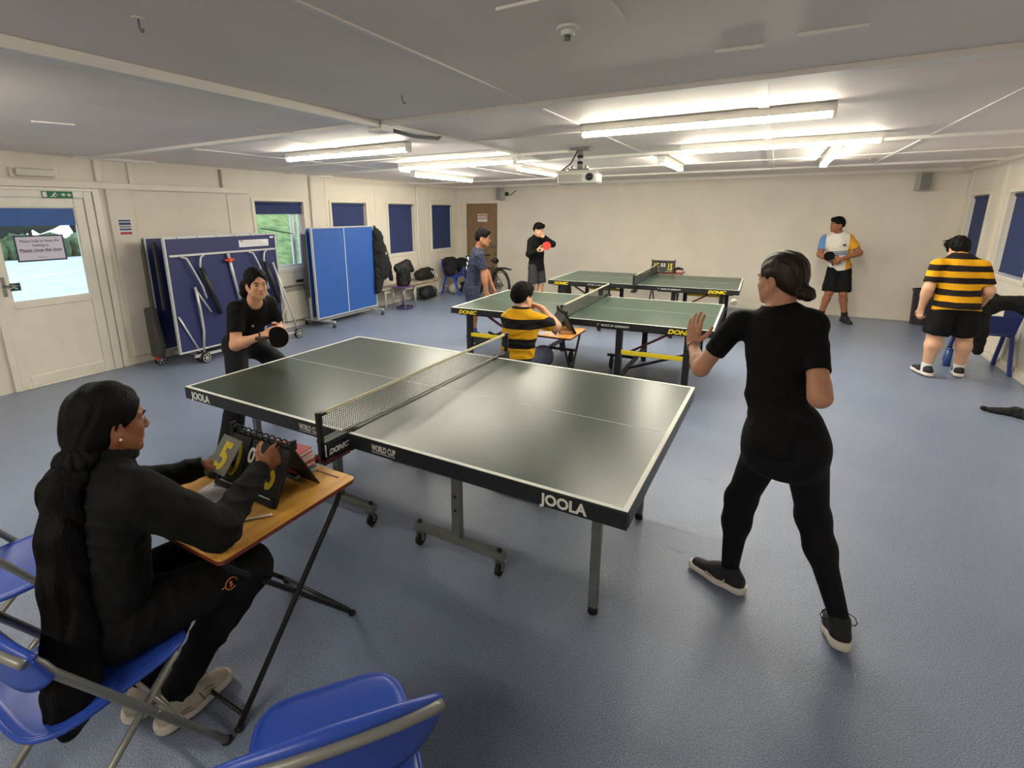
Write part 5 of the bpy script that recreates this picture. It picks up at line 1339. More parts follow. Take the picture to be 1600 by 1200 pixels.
    F.ell(at(0, .104, -.036), V3(.078, .075, .110)*.98, B, .01, True)
    for x in (-1, 1): F.ell(at(x*.082, .008, -.026), V3(.020, .022, .034)*.98, B, .006, True); F.ell(at(x*.046, -.045, -.02), V3(.034, .05, .055), B, .02)
    F.cap(at(0, -.07, -.03), V3(-1.675, .59, 1.13), .05, .042, .03)
    strands = lambda P: .0035*np.sin(P[:, 0]*170+9*noise3(P*V3(1, 1, .25), 13, 6))+.0045*noise3(P*V3(1, 1, .18), 55, 8)
    F.warp(lambda P: .0016*np.sin(P@(B[0]*150+B[1]*90)+3*noise3(P, 25, 4)))
    F.build('hair', M_hair, t)
    F = Sdf(.0055)
    pts = [V3(-1.67, .58, 1.12), V3(-1.645, .525, 1.05), V3(-1.62, .490, .93), V3(-1.60, .465, .80), V3(-1.57, .440, .64), V3(-1.55, .415, .53), V3(-1.545, .400, .45), V3(-1.54, .385, .40)]
    F.chain(pts, [.040, .050, .054, .054, .060, .060, .050, .022], .03, V3(1, -.3, 0), .72)
    F.warp(strands); F.build('ponytail', M_hair, t)
    F = Sdf(.005); F.ell((-1.66, .57, 1.115), (.050, .052, .036), None, .01); F.warp(lambda P: .004*np.sin(np.arctan2(P[:, 1]-.57, P[:, 0]+1.66)*12)+.002*noise3(P, 80, 2)); F.build('scrunchie', M_blk2, t)
    MB().ball(tuple(at(.083, .0, -.042)-o), .0042, 8, 6).build('ear_stud', mat('pearl', (236, 232, 224), .2), t)
    # shoes
    M_sg = mat('shoe_silver', (190, 182, 168), .5, var=.08, vscale=30); 
    for an, d in ((J['an_R'], (.02, 1, 0)), (J['an_L'], (.12, .98, 0))):
        oS, P = shoe(t, V3(an[0], an[1], .10), d, .24, M_sg, M_sole, 1.05, h=.0045)
        for z, q in ((.036, .045), (.050, .043), (.064, .040)):
            MB().tube([tuple(P(q*1.08, -.04+.02*k, z+.006*math.sin(k*1.3))-o) for k in range(9)], .0022, 5).tube([tuple(P(-q*1.08, -.04+.02*k, z+.006*math.sin(k*1.3))-o) for k in range(9)], .0022, 5).build('wavy_trim', mat('shoe_trim_grey', (128, 118, 106), .5), oS)
        lc = MB()
        for k in range(4): lc.tube([tuple(P(-.022, .05+.02*k, .088-.011*k)-o), tuple(P(.022, .06+.02*k, .086-.011*k)-o)], .0025, 5)
        lc.tube([tuple(P(.02, .05, .09)-o), tuple(P(.05, .06, .07)-o), tuple(P(.055, .07, .04)-o)], .0022, 5).build('lace', mat('lace_brown', (92, 76, 62), .8), oS)
    return t
girl_seated()

# ---------------------------------------------------------------- girl leaning forward with a black bat
def girl_ready():
    J = {k: V3(v) for k, v in dict(an_R=(-3.50, 2.18, .10), an_L=(-3.62, 2.82, .10), pel=(-3.80, 2.60, .74), hip_R=(-3.755, 2.50, .72), hip_L=(-3.80, 2.70, .71),
        kn_R=(-3.53, 2.33, .47), kn_L=(-3.50, 2.80, .48), neck=(-3.44, 2.49, 1.135), head=(-3.33, 2.45, 1.295), sh_R=(-3.475, 2.355, 1.10), sh_L=(-3.46, 2.64, 1.10),
        el_R=(-3.425, 2.285, .845), wr_R=(-3.215, 2.38, .925), el_L=(-3.50, 2.74, .865), wr_L=(-3.33, 2.60, .925)).items()}
    S = skin('skin_fair', (214, 160, 128))
    t = person('', 'person crouching ready at the left end of the near table, black T-shirt, dark ponytail', J, S)
    r, f, up = frame(J['pel'], J['neck'], J['sh_L'], J['sh_R']); o = np.array(t.location)
    F = Sdf(.005)
    torso(F, J['pel'], J['neck'], r, f, up, .15, (.12, .10, .12), .65)
    hf = nrm(V3(.97, -.06, -.05)); hf = nrm(V3(.93, -.32, -.06)); at, B = add_head(F, J['head'], hf, (0, 0, 1), .97, True, .93)
    F.cap(J['neck']-up*.05, J['head']-V3(0, 0, .06)-hf*.02, .058, .050, .03)
    arm(F, J['sh_R'], J['el_R'], J['wr_R'], (.048, .040, .038, .024)); arm(F, J['sh_L'], J['el_L'], J['wr_L'], (.048, .040, .038, .024))
    add_hand(F, J['wr_R'], (.93, -.1, .1), (0, .9, -.3), (.1, .3, .9), .75, .95, .7, .03, curls=[.15, .9, 1.0, 1.0])
    add_hand(F, J['wr_L'], (.75, -.6, -.1), (-.5, -.8, 0), (.2, .1, .9), .7, .95, .6, .03)
    for s in 'LR': leg(F, J['hip_'+s], J['kn_'+s], J['an_'+s], (.07, .05, .05, .032))
    F.build('body', S, t); face_parts(t, at, B, .97, M_lip, True, M_hair)
    F = Sdf(.006)
    torso(F, J['pel'], J['neck'], r, f, up, .155, (.145, .130, .145), .72, .05)
    F.cap(J['neck']-up*.07, J['neck']-up*.01, .085, .066, .04)
    for s in 'LR': F.cap(J['sh_'+s], J['sh_'+s]+(J['el_'+s]-J['sh_'+s])*.58, .064, .062, .04)
    F.warp(folds(up, 80, .005, 5))
    for s in 'LR':
        d = nrm(J['el_'+s]-J['sh_'+s]); F.ell(J['sh_'+s]+(J['el_'+s]-J['sh_'+s])*.58+d*.078, (.08, .08, .08), None, .003, True)
    F.cut(J['pel']-up*.06, -up)
    F.ell(J['neck']+up*.03+f*.02, (.064, .066, .05), [r, f, up], .006, True)
    F.build('t_shirt', M_blk, t)
    F = Sdf(.006); F.cap(J['pel']-r*.03, J['pel']+r*.03, .135, .135, .05)
    for s in 'LR':
        F.cap(J['hip_'+s], J['kn_'+s], .095, .078, .05); F.cap(J['kn_'+s], J['an_'+s]-V3(0, 0, .03), .078, .085, .04)
    F.warp(folds((0, 0, 1), 40, .004, 9)); F.cut((0, 0, .045), (0, 0, -1)); F.build('trousers', M_leg, t)
    F = Sdf(.005)
    F.ell(at(0, -.016, .038), V3(.082, .102, .092)*.97, B, .02); F.ell(at(0, -.055, -.01), V3(.068, .055, .065), B, .03)
    F.ell(at(0, .108, -.030), V3(.064, .064, .108)*.97, B, .01, True)
    for x in (-1, 1): F.ell(at(x*.046, -.02, -.015), V3(.036, .06, .055), B, .02)
    for x in (-1, 1): F.ell(at(x*.081, .004, -.030), V3(.022, .024, .038)*.97, B, .006, True)
    F.chain([at(.01, -.09, .02), at(.04, -.125, -.03), at(.055, -.13, -.09), at(.05, -.11, -.16)], [.034, .042, .036, .010], .02)
    F.warp(lambda P: .003*noise3(P, 90, 4)); F.build('hair', M_hair, t)
    w = J['wr_R']; d = nrm(w-J['el_R']); a = orth(V3(0, 0, 1), d); b_ = np.cross(d, a)
    MB().tube([tuple(w-d*.02+a*.029*math.cos(q)+b_*.029*math.sin(q)-o) for q in [2*PI*k/16 for k in range(16)]], .005, 6, closed=True).build('wristband', M_black, t)
    c = J['neck']-up*.14+f*.112; MB().box(tuple(c+r*.045-o), (.004, .022, .016)).build('chest_badge', mat('badge_grey', (150, 140, 132), .6), t)
    for an, dd in (('an_R', (.9, -.35, 0)), ('an_L', (.95, .2, 0))):
        oS, P = shoe(t, J[an], dd, .25, mat('shoe_grey_pink', (96, 92, 98), .7), M_sole, 1.0)
        MB().tube([tuple(P(x, .05, .07)-o) for x in (-.03, 0, .03)], .008, 6).tube([tuple(P(x, -.04, .05)-o) for x in (-.04, .04)], .006, 6).build('pink_trim', mat('pink_trim', (220, 90, 150), .5), oS)
    return t
girl_ready()
bat(V3(-2.995, 2.33, .945), (.42, -.86, .12), (-.95, .05, -.12), M_batblk, 'black faced bat held out by the girl crouching at the near table')

M_navy_s = mat('navy_sports_cloth', (38, 46, 70), .8, var=.1, vscale=9, bump=.15, bscale=60)
def male(label, J, S, up_m, low_m, hf, head_s=1.0, sleeve=.55, long_sleeve=False, short_len=.72, hairkw={}, hands=None, loose=1.0, h=.007, base=None, shirt_low=.07, w=(.15, .14, .17), q=.66, leg_r=(.085, .058, .058, .038), hu=(0, 0, 1), socks=None, shoe_m=None, sole_m=None, feet=((0, -1, 0), (0, -1, 0)), arm_r=(.05, .042, .040, .027), body_extra=None, seated=False):
    J = {k: V3(v) for k, v in J.items()}
    t = person('', label, J, S, base=base)
    r, f, up = frame(J['pel'], J['neck'], J['sh_L'], J['sh_R']); o = np.array(t.location)
    hw = np.linalg.norm(J['sh_R']-J['sh_L'])/2
    F = Sdf(h)
    torso(F, J['pel'], J['neck'], r, f, up, hw*.9, (w[0]-.03, w[1]-.03, w[2]-.03), q-.04)
    at, B = add_head(F, J['head'], hf, hu, head_s)
    F.cap(J['neck']-up*.05, J['head']-B[2]*.06-B[1]*.02, .060, .055, .03)
    for s in 'LR': arm(F, J['sh_'+s], J['el_'+s], J['wr_'+s], arm_r)
    for s, hd in (hands or {}).items(): add_hand(F, J['wr_'+s], *hd[:3], hd[3], .98, .5, .03, mn=h*.95)
    for s, sx in (('L', 1), ('R', -1)): leg(F, J['hip_'+s]+(J['kn_'+s]-J['hip_'+s])*.1, J['kn_'+s], J['an_'+s], (leg_r[0]-.014,)+tuple(leg_r[1:]), .03, None if seated else -f)
    for s in 'LR': F.cap(J['an_'+s], J['an_'+s]-V3(0, 0, .04), leg_r[3], leg_r[3], .02)
    F.build('body', S, t); face_parts(t, at, B, head_s, M_lip if S.name != 'skin_brown' else M_lipd, True)
    hair_short(t, at, B, head_s, M_hair, h=min(h, .006), **hairkw)
    # upper garment
    F = Sdf(h)
    torso(F, J['pel'], J['neck'], r, f, up, hw*.98, w, q, .05)
    F.cap(J['pel'], J['pel']-up*shirt_low, w[0]*1.04, w[0]*1.12, .04, f, q+.12)
    F.cap(J['neck']-up*.075, J['neck']-up*.01, .09, .068, .04)
    ends = {}
    for s in 'LR':
        if long_sleeve:
            F.cap(J['sh_'+s], J['el_'+s], .066*loose, .056*loose, .04); F.cap(J['el_'+s], J['wr_'+s], .056*loose, .042*loose, .03); ends[s] = (J['wr_'+s], nrm(J['wr_'+s]-J['el_'+s]))
        else:
            e = J['sh_'+s]+(J['el_'+s]-J['sh_'+s])*sleeve; F.cap(J['sh_'+s], e, .068*loose, .064*loose, .04); ends[s] = (e, nrm(J['el_'+s]-J['sh_'+s]))
    F.warp(folds(up, 70, .0055, int(abs(J['pel'][0])*10)))
    for s in 'LR': e, d = ends[s]; F.ell(e+d*.078, (.08, .08, .08), None, .003, True)
    F.cut(J['pel']-up*(shirt_low+.02), -up)
    F.ell(J['neck']+up*.04+f*.015, (.062, .066, .05), [r, f, up], .006, True)
    top = F.build('jacket' if long_sleeve else 'shirt', up_m, t)
    # shorts
    F = Sdf(h); F.cap(J['pel']-r*.03, J['pel']+r*.03, w[0]-.03, w[0]-.03, .05, f if not seated else up, q+.08)
    for s in 'LR':
        hp, kn = J['hip_'+s], J['kn_'+s]; F.cap(hp, hp+(kn-hp)*short_len, leg_r[0]+(.012 if not seated else .02), leg_r[0]+.026, .03)
    F.warp(folds((0, 0, 1), 36, .004, 17))
    for s in 'LR':
        hp, kn = J['hip_'+s], J['kn_'+s]; d = nrm(kn-hp); F.ell(hp+(kn-hp)*short_len+d*.115, (.13, .13, .115), None, .003, True)
    F.build('shorts', low_m, t)
    for i, s in enumerate('LR'):
        if socks:
            F = Sdf(h); d = nrm(J['kn_'+s]-J['an_'+s]); F.cap(J['an_'+s]-V3(0, 0, .04), J['an_'+s]+d*socks[1], leg_r[3]+.008, leg_r[3]+.012, .01)
            F.cut(J['an_'+s]+d*socks[1], d); F.build('sock', socks[0], t)
        shoe(t, J['an_'+s], feet[i], .28, shoe_m or M_shoeb, sole_m or M_shoeb, 1.05, h=.006)
    return t, at, B, (r, f, up), top

# navy boy beside the middle table
S_tan = skin('skin_tan', (176, 122, 92)); S_pale = skin('skin_pale', (216, 168, 138)); S_br = skin('skin_brown')
t, at, B, fr, top = male('person in navy T-shirt and shorts with glasses, standing by the middle table', dict(
    an_R=(-3.59, 6.07, .10), an_L=(-3.70, 6.24, .10), pel=(-3.66, 6.17, .78), hip_R=(-3.605, 6.105, .76), hip_L=(-3.715, 6.235, .76), kn_R=(-3.575, 6.10, .43), kn_L=(-3.67, 6.25, .43),
    neck=(-3.535, 6.15, 1.31), head=(-3.455, 6.13, 1.475), sh_R=(-3.445, 6.03, 1.235), sh_L=(-3.645, 6.27, 1.235), el_R=(-3.375, 6.02, .96), wr_R=(-3.35, 6.03, .74), el_L=(-3.53, 6.36, .96), wr_L=(-3.45, 6.40, .75)),
    S_tan, M_navy_s, M_navy_s, (.90, .30, -.12), 1.0, .6, short_len=.92, hairkw=dict(amp=.006, seed=3), hands={'R': ((.15, 0, -1), (-.2, .9, 0), (1, 0, 0), .5), 'L': ((.15, 0, -1), (-.2, -.9, 0), (1, 0, 0), .5)},
    w=(.145, .13, .155), loose=1.0, socks=(mat('sock_blue', (52, 78, 132), .9), .12), shoe_m=mat('shoe_dark_blue', (24, 30, 40), .7), sole_m=mat('sole_dark', (34, 36, 40), .6), feet=((.85, .3, 0), (.8, .5, 0)), leg_r=(.082, .052, .054, .034))
o = np.array(t.location)
gl = MB()
for x in (-1, 1):
    gl.tube([tuple(at(x*.032+.023*math.cos(a), .102-.006*abs(math.cos(a)), -.002+.017*math.sin(a))-o) for a in [2*PI*k/14 for k in range(14)]], .0018, 5, closed=True)
    gl.tube([tuple(at(x*.056, .095, .004)-o), tuple(at(x*.082, .0, .002)-o)], .0018, 5)
gl.tube([tuple(at(-.009, .102, .002)-o), tuple(at(.009, .102, .002)-o)], .0018, 5).build('glasses', M_black, t)
r_, f_, u_ = fr
for k, (z, w_) in enumerate(((.40, .07), (.33, .05), (.27, .03))):
    c = V3(-3.66, 6.17, .78)+u_*z-f_*.124; MB().add([tuple(c+r_*a+u_*b_-f_*e-o) for e in (0, .004) for a, b_ in ((-w_, -.016), (w_, -.016), (w_, .016), (-w_, .016))], [(0, 1, 2, 3), (7, 6, 5, 4), (0, 4, 5, 1), (1, 5, 6, 2), (2, 6, 7, 3), (3, 7, 4, 0)]).build('back_print', mat('print_white', (214, 216, 222), .7), top)

# boy in black jacket with the red bat
t, at, B, fr, top = male('person in black zip jacket and shorts holding a red bat, by the back wall', dict(
    an_R=(-3.93, 8.93, .10), an_L=(-3.83, 9.08, .10), pel=(-3.905, 9.0, .82), hip_R=(-3.93, 8.92, .80), hip_L=(-3.86, 9.07, .80), kn_R=(-3.92, 8.90, .46), kn_L=(-3.83, 9.06, .46),
    neck=(-3.905, 9.0, 1.355), head=(-3.86, 8.98, 1.50), sh_R=(-3.97, 8.88, 1.28), sh_L=(-3.83, 9.12, 1.28), el_R=(-3.96, 8.78, 1.05), wr_R=(-3.78, 8.76, 1.13), el_L=(-3.575, 8.97, 1.235), wr_L=(-3.70, 8.86, 1.37)),
    S_pale, M_blk, mat('dark_grey_shorts', (44, 44, 48), .8, bump=.1), (.93, -.2, -.32), .98, long_sleeve=True, short_len=.80, hairkw=dict(amp=.008, seed=8, vol=1.04), hands={'R': ((.9, .0, .15), (.1, .9, .1), (0, 0, 1), .7), 'L': ((-.7, -.2, .35), (-.3, -.8, 0), (0, 0, 1), 1.0)},
    w=(.150, .145, .160), loose=1.05, shirt_low=.06, feet=((.8, -.5, 0), (.85, -.4, 0)), leg_r=(.080, .052, .054, .034), shoe_m=M_shoeb, sole_m=M_sole, socks=(mat('sock_white', (220, 220, 220), .9), .1))
bat(V3(-3.62, 8.80, 1.21), (.35, -.9, .15), (-.85, -.1, -.5), M_batred, 'red faced bat in the hand of the boy in the black jacket')

# seated boy in the hooped shirt
M_hoop = stripes('hooped_shirt_seated', (24, 22, 24), (216, 160, 22), .165, -.002, .5)
t, at, B, fr, top = male('person in yellow and black hooped shirt seated between the near and middle tables', dict(
    an_R=(-1.75, 4.28, .10), an_L=(-1.95, 4.28, .10), pel=(-1.85, 3.86, .50), hip_R=(-1.77, 3.88, .50), hip_L=(-1.93, 3.88, .50), kn_R=(-1.74, 4.27, .50), kn_L=(-1.96, 4.27, .50),
    neck=(-1.845, 3.96, .955), head=(-1.865, 4.01, 1.085), sh_R=(-1.71, 4.0, .88), sh_L=(-1.985, 3.97, .88), el_R=(-1.625, 4.22, .80), wr_R=(-1.76, 4.20, .955), el_L=(-2.03, 4.16, .74), wr_L=(-1.90, 4.33, .745)),
    S_pale, M_hoop, M_navy_s, (.35, .92, -.1), .98, .62, short_len=.85, seated=True, hairkw=dict(amp=.004, seed=12, vol=1.06, low=-.075), hands={'R': ((-.8, .0, .25), (-.3, -.5, -.5), (0, 0, 1), 1.0), 'L': ((.6, .8, .0), (0, 0, -1), (1, 0, 0), .4)},
    w=(.145, .140, .150), base=(-1.85, 4.05, 0), shirt_low=.05, feet=((0, 1, 0), (0, 1, 0)), leg_r=(.080, .056, .054, .034), sole_m=M_sole, h=.006, hu=(0, 0, 1))
top.data.materials[0] = M_hoop
ch = thing('plastic_chair', 'blue chair under the seated boy in the hooped shirt', 'chair', (-1.85, 3.86, 0), 0)
MB().b2((-.19, -.18, .405), (.19, .22, .425)).build('seat', M_navy, ch, .008)
MB().add([(-.19, -.2, .43), (.19, -.2, .43), (.19, -.185, .43), (-.19, -.185, .43), (-.19, -.235, .60), (.19, -.235, .60), (.19, -.22, .60), (-.19, -.22, .60)], [(0, 3, 2, 1), (4, 5, 6, 7), (0, 1, 5, 4), (1, 2, 6, 5), (2, 3, 7, 6), (3, 0, 4, 7)]).build('backrest', M_navy, ch, .004)
for x in (-1, 1):
    for y in (-.2, .2): MB().tube([(x*.16, y*.8, .41), (x*.19, y*1.1, .012)], .013, 8).build('leg', M_tube, ch)

# boy in white, blue and yellow shirt at the back
def polo_mat():
    m = bpy.data.materials.new('white_blue_sports_shirt'); m.use_nodes = True
    N, L = m.node_tree.nodes, m.node_tree.links; b = N['Principled BSDF']; b.inputs['Roughness'].default_value = .8
    tc = N.new('ShaderNodeTexCoord'); sp = N.new('ShaderNodeSeparateXYZ'); L.new(tc.outputs['Object'], sp.inputs[0])
    sk = N.new('ShaderNodeMath'); sk.operation = 'MULTIPLY_ADD'; L.new(sp.outputs['X'], sk.inputs[0]); sk.inputs[1].default_value = -.10; L.new(sp.outputs['Z'], sk.inputs[2])
    mr = N.new('ShaderNodeMapRange'); mr.inputs[1].default_value = .8; mr.inputs[2].default_value = 1.5; L.new(sk.outputs[0], mr.inputs[0])
    r = N.new('ShaderNodeValToRGB'); r.color_ramp.interpolation = 'CONSTANT'; e = r.color_ramp.elements
    W = (*srgb(226, 220, 210), 1); Bl = (*srgb(62, 96, 150), 1); G = (*srgb(200, 176, 120), 1); D = (*srgb(60, 56, 56), 1)
    zz = lambda z: (z-.8)/.7
    e[0].position = 0; e[0].color = W; e[1].position = zz(1.015); e[1].color = G
    for z, c in ((1.025, W), (1.04, D), (1.05, W), (1.065, G), (1.075, W), (1.105, Bl), (1.12, W), (1.13, Bl), (1.15, W), (1.16, Bl), (1.172, W)):
        q = e.new(zz(z)); q.color = c
    L.new(mr.outputs[0], r.inputs['Fac'])
    def side(out_c, thr, less, prev):
        mt = N.new('ShaderNodeMath'); mt.operation = 'LESS_THAN' if less else 'GREATER_THAN'; L.new(sp.outputs['X'], mt.inputs[0]); mt.inputs[1].default_value = thr
        mx = N.new('ShaderNodeMix'); mx.data_type = 'RGBA'; L.new(mt.outputs[0], mx.inputs[0]); L.new(prev, mx.inputs[6]); mx.inputs[7].default_value = out_c; return mx.outputs[2]
    c = side((*srgb(96, 138, 190), 1), -.245, True, r.outputs['Color']); c = side((*srgb(214, 152, 34), 1), .07, False, c)
    L.new(c, b.inputs['Base Color']); return m
t, at, B, fr, top = male('person in white, blue and yellow sports shirt standing at the back wall', dict(
    an_R=(.82, 10.02, .10), an_L=(1.16, 10.05, .10), pel=(.975, 10.08, .93), hip_R=(.92, 10.08, .91), hip_L=(1.05, 10.10, .91), kn_R=(.89, 9.98, .50), kn_L=(1.075, 9.98, .50),
    neck=(.885, 10.03, 1.435), head=(.855, 10.0, 1.585), sh_R=(.725, 10.03, 1.355), sh_L=(1.055, 10.06, 1.355), el_R=(.68, 9.96, 1.11), wr_R=(.83, 9.84, 1.02), el_L=(1.20, 9.97, 1.15), wr_L=(.965, 9.83, 1.055)),
    S_br, polo_mat(), M_blk, (-.86, -.5, -.04), 1.0, .62, short_len=.86, hairkw=dict(amp=.003, seed=4, low=-.02), hands={'R': ((.8, -.1, -.2), (0, 1, .2), (0, 0, 1), .6), 'L': ((-1, -.05, -.2), (0, 1, .2), (0, 0, 1), .5)},
    w=(.145, .135, .165), base=(.98, 10.04, 0), shirt_low=.04, feet=((.35, -.9, 0), (-.55, -.85, 0)), leg_r=(.088, .056, .056, .036), socks=(mat('sock_black', (24, 24, 26), .9), .09))
o = np.array(t.location)
MB().ball(tuple(V3(.985, 9.92, 1.27)-o), (.022, .008, .016), 10, 6).build('chest_badge', M_black, top)
bat(V3(.80, 9.80, 1.095), (-.2, -.95, .2), (.45, .1, -.85), M_batblk, 'black faced bat held by the boy in the white and blue shirt')

# standing boy in the hooped shirt on the right, back turned
M_hoop2 = stripes('hooped_shirt_standing', (216, 158, 22), (30, 24, 26), .125, .014, .5, wob=.008)
t, at, B, fr, top = male('person in yellow and black hooped shirt and black shorts, back turned, by the right wall', dict(
    an_R=(1.945, 7.26, .10), an_L=(1.64, 7.13, .10), pel=(1.775, 7.14, .835), hip_R=(1.855, 7.15, .81), hip_L=(1.70, 7.13, .81), kn_R=(1.915, 7.20, .46), kn_L=(1.655, 7.14, .46),
    neck=(1.755, 7.25, 1.275), head=(1.735, 7.33, 1.385), sh_R=(1.925, 7.19, 1.21), sh_L=(1.575, 7.19, 1.215), el_R=(2.015, 7.17, .97), wr_R=(2.03, 7.36, .80), el_L=(1.515, 7.12, .97), wr_L=(1.500, 7.17, .745)),
    S_pale, M_hoop2, M_blk, (-.25, .85, -.5), 1.0, .66, short_len=.80, hairkw=dict(amp=.012, seed=14, vol=1.08), hands={'L': ((.03, .05, -1), (.6, .5, 0), (-.3, .8, 0), .7), 'R': ((0, .6, -.6), (-.6, .5, 0), (-.3, .6, .3), .5)},
    w=(.178, .172, .180), q=.72, base=(1.78, 7.16, 0), shirt_low=.07, feet=((-.35, .9, 0), (.1, 1, 0)), leg_r=(.098, .064, .070, .040), arm_r=(.058, .048, .046, .030), socks=(mat('sock_white'), .05), sole_m=M_sole, loose=1.1)
o = np.array(t.location)
F = Sdf(.006)
for k in range(9):
    q = random.Random(k); a = -.9+.22*k; p0 = at(-.03-.03*math.cos(a), -.02+.02*k*.5, .10-.012*k); p1 = p0+V3(-.085+.012*k, -.02, -.02-.01*(k % 3))
    F.cap(p0, p1, .014, .004, .01)
F.build('loose_hair', M_hair, t)
# ================================================================ BAGS, COATS AND OTHER SOFT THINGS
M_coat = mat('black_coat_cloth', (15, 16, 19), .85, var=.15, vscale=10, bump=.25, bscale=30)
M_bagb = mat('black_bag_cloth', (17, 16, 18), .7, var=.12, vscale=10, bump=.2, bscale=60)
def soft(name, label, cat_, loc, ops, m, h=.008, amp=.008, f=38, seed=0, extra=None, cuts=(), sub=()):
    t = thing(name, label, cat_, loc); L = V3(loc); F = Sdf(h)
    for a, b, ra, rb in ops: F.cap(L+V3(a), L+V3(b), ra, rb, .03)
    F.warp(lambda P: amp*noise3(P, f, seed)+amp*.5*noise3(P, f*2.2, seed+3))
    for c_, r_ in sub: F.ell(L+V3(c_), r_, None, .01, True)
    for p_, n_ in cuts: F.cut(L+V3(p_), n_)
    F.build('fabric', m, t)
    if extra: extra(t)
    return t
# coat hanging on the end of the light blue folded table
soft('jacket', 'long black coat hanging from the end of the light blue folded table', 'coat', (-6.33, 7.2, 0), [((0, 0, 1.55), (.05, .06, 1.4), .05, .08), ((.03, .03, 1.45), (.04, .08, 1.15), .09, .12), ((.04, .08, 1.15), (.04, .1, .75), .12, .15), ((.04, .08, .8), (.05, -.04, .42), .12, .06),
     ((.05, .15, 1.2), (.06, .26, .85), .07, .07), ((.06, .26, .85), (.06, .34, .6), .06, .045), ((.02, -.02, 1.3), (.05, -.04, .5), .05, .05)], M_coat, amp=.012, f=26, seed=2,
     extra=lambda t: MB().box((.19, .08, 1.1), (.004, .03, .05)).build('reflective_tag', mat('tag_grey', (170, 172, 176), .5), t))
# bag on the stool
def strap(t):
    MB().tube([(.12, -.1, .2), (.2, -.05, .1), (.19, .0, -.05), (.12, .04, -.1)], .012, 6).build('strap', M_rub, t)
soft('rucksack', 'black rucksack with a hood flopped over it on the stool', 'bag', (-6.14, 7.74, .62), [((0, 0, -.1), (0, .02, .12), .13, .14), ((-.02, -.12, .18), (0, .14, .24), .08, .09), ((0, .2, .22), (.02, .26, .12), .06, .05), ((.02, -.16, .14), (0, -.2, .2), .06, .04)], M_bagb, seed=4, extra=strap, cuts=(((0, 0, -.165), (0, 0, -1)),))
soft('holdall', 'black holdall lying on the wooden bench', 'bag', (-6.5, 8.95, .5), [((0, -.2, .03), (0, .22, .03), .11, .11), ((0, -.1, .08), (0, .12, .09), .09, .09)], M_bagb, seed=6, cuts=(((0, 0, -.085), (0, 0, -1)),),
     extra=lambda t: MB().tube([(.1, .1, .1), (.15, .17, .0), (.14, .22, -.12)], .012, 6).tube([(.1, .18, .1), (.15, .25, .0), (.14, .3, -.12)], .012, 6).build('white_strap', mat('strap_white', (206, 204, 206), .7), t))
soft('sports_bag', 'black sports bag on the floor under the bench', 'bag', (-6.36, 8.85, .15), [((0, -.12, 0), (0, .12, 0), .13, .13), ((0, -.08, .06), (0, .08, .06), .09, .09)], M_bagb, seed=9, cuts=(((0, 0, -.145), (0, 0, -1)),),
     extra=lambda t: MB().tube([(.12, .04, .12), (.15, .1, .0), (.13, .13, -.1)], .01, 6).build('strap', mat('strap_grey', (90, 88, 86), .6), t))
soft('coat', 'dark coat heaped over the bright blue corner chair', 'coat', (-6.3, 9.78, .6), [((0, -.16, -.04), (-.02, .02, .1), .13, .14), ((-.1, -.1, .15), (-.1, .08, .16), .09, .08)], M_coat, seed=12, amp=.014, cuts=(((0, 0, -.15), (0, 0, -1)),))
soft('coat', 'second dark coat on the right side of the bright blue corner chair', 'coat', (-6.27, 10.1, .62), [((0, -.05, -.03), (0, .1, .06), .12, .12), ((-.05, .0, .1), (-.05, .1, .1), .08, .08)], M_coat, seed=15, amp=.014, cuts=(((0, 0, -.17), (0, 0, -1)),))
soft('scarf', 'blue cloth corner showing on the bright blue corner chair', 'clothing', (-6.12, 9.95, .53), [((0, -.1, -.05), (0, 0, .06), .04, .03), ((0, 0, .06), (0, .08, -.05), .03, .04)], mat('cloth_blue', (52, 62, 128), .8), seed=3, amp=.004)
soft('shopping_bag', 'pale bag on the floor under the bright blue corner chair', 'bag', (-6.3, 9.86, .14), [((0, -.08, -.02), (0, .06, .02), .11, .1)], mat('bag_pale', (176, 172, 160), .7, bump=.2), seed=5, cuts=(((0, 0, -.135), (0, 0, -1)),))
soft('school_bag', 'dark bag on the floor right of the pale bag in the corner', 'bag', (-6.25, 10.2, .14), [((0, -.08, -.02), (0, .08, .02), .12, .1)], M_bagb, seed=7, cuts=(((0, 0, -.135), (0, 0, -1)),))
soft('backpack', 'black bag behind the legs of the boy in the black jacket', 'bag', (-3.63, 9.85, .2), [((0, 0, -.05), (0, 0, .14), .15, .13)], M_bagb, seed=8, cuts=(((0, 0, -.195), (0, 0, -1)),))
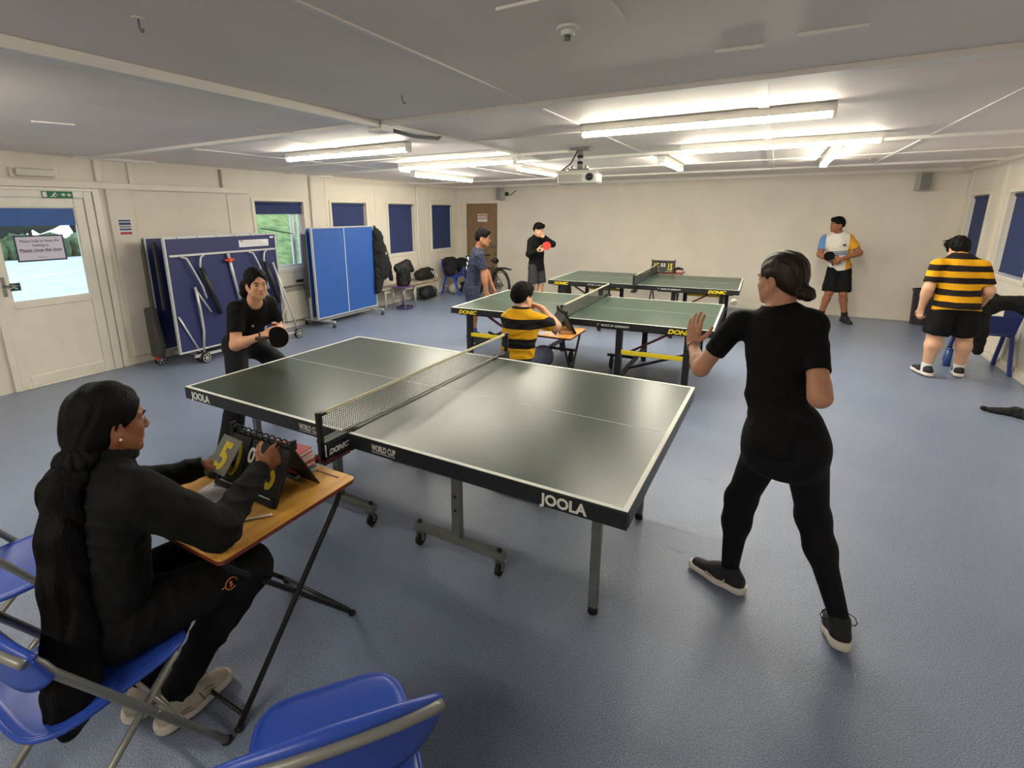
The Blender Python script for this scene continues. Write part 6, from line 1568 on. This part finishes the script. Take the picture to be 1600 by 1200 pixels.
# hoodie on the right hand chair
def hlogo(t):
    MB().tube([(-.295, -.19, .02), (-.28, -.2, -.03), (-.255, -.2, -.035), (-.245, -.2, -.01)], .006, 6).build('white_cord', mat('strap_white'), t)
soft('hoodie', 'black hoodie hung over the navy chair by the right wall, one sleeve dangling', 'clothing', (2.215, 7.53, .78), [((-.2, -.02, .03), (.2, -.02, .03), .075, .075), ((-.18, -.05, .0), (-.16, -.06, -.1), .07, .07), ((.16, -.04, .04), (.22, -.05, -.03), .085, .06), ((-.15, -.07, -.05), (-.12, -.1, -.3), .075, .07), ((-.12, -.1, -.3), (-.11, -.1, -.5), .068, .05), ((-.05, 0, .09), (-.18, .02, .08), .05, .05), ((.05, 0, .04), (-.05, -.05, -.02), .06, .07)], M_coat, seed=19, amp=.010, f=30, extra=hlogo)
soft('jumper', 'black garment lying crumpled on the floor by the right wall', 'clothing', (2.12, 5.98, .02), [((-.27, .08, .0), (-.05, .03, .005), .02, .05), ((-.05, .03, .01), (.1, 0, .01), .06, .05), ((0, -.05, .01), (.2, -.16, .01), .05, .06), ((.1, 0, .01), (.32, .05, .01), .06, .04)], M_coat, seed=21, amp=.012, f=34, cuts=(((0, 0, -.018), (0, 0, -1)),))
soft('cloth', 'pale cloth and papers on the far score desk', 'cloth', (-1.42, 9.62, .775), [((-.03, 0, -.01), (.06, .02, -.01), .03, .025)], mat('cloth_pink', (196, 160, 150), .8), seed=1, amp=.004, cuts=(((0, 0, -.034), (0, 0, -1)),))
soft('cap', 'dark cap on the far score desk right of the scoreboard', 'cap', (-1.42, 9.75, .78), [((-.03, 0, 0), (.03, 0, 0), .05, .04)], M_coat, seed=2, amp=.003, cuts=(((0, 0, -.038), (0, 0, -1)),))
soft('notepaper', 'crumpled pink paper on the middle score desk', 'paper', (-1.58, 4.36, .715), [((-.05, 0, 0), (.05, .03, 0), .02, .015)], mat('paper_pink', (206, 150, 130), .8), seed=6, amp=.004, cuts=(((0, 0, -.0145), (0, 0, -1)),))
pp = MB().b2((-.1, -.13, 0), (.1, .13, .001)).build('score_sheet', mat('paper_white'), None, label='white sheet on the middle score desk before the seated boy', cat='paper'); pp.location = (-1.86, 4.36, .7005)
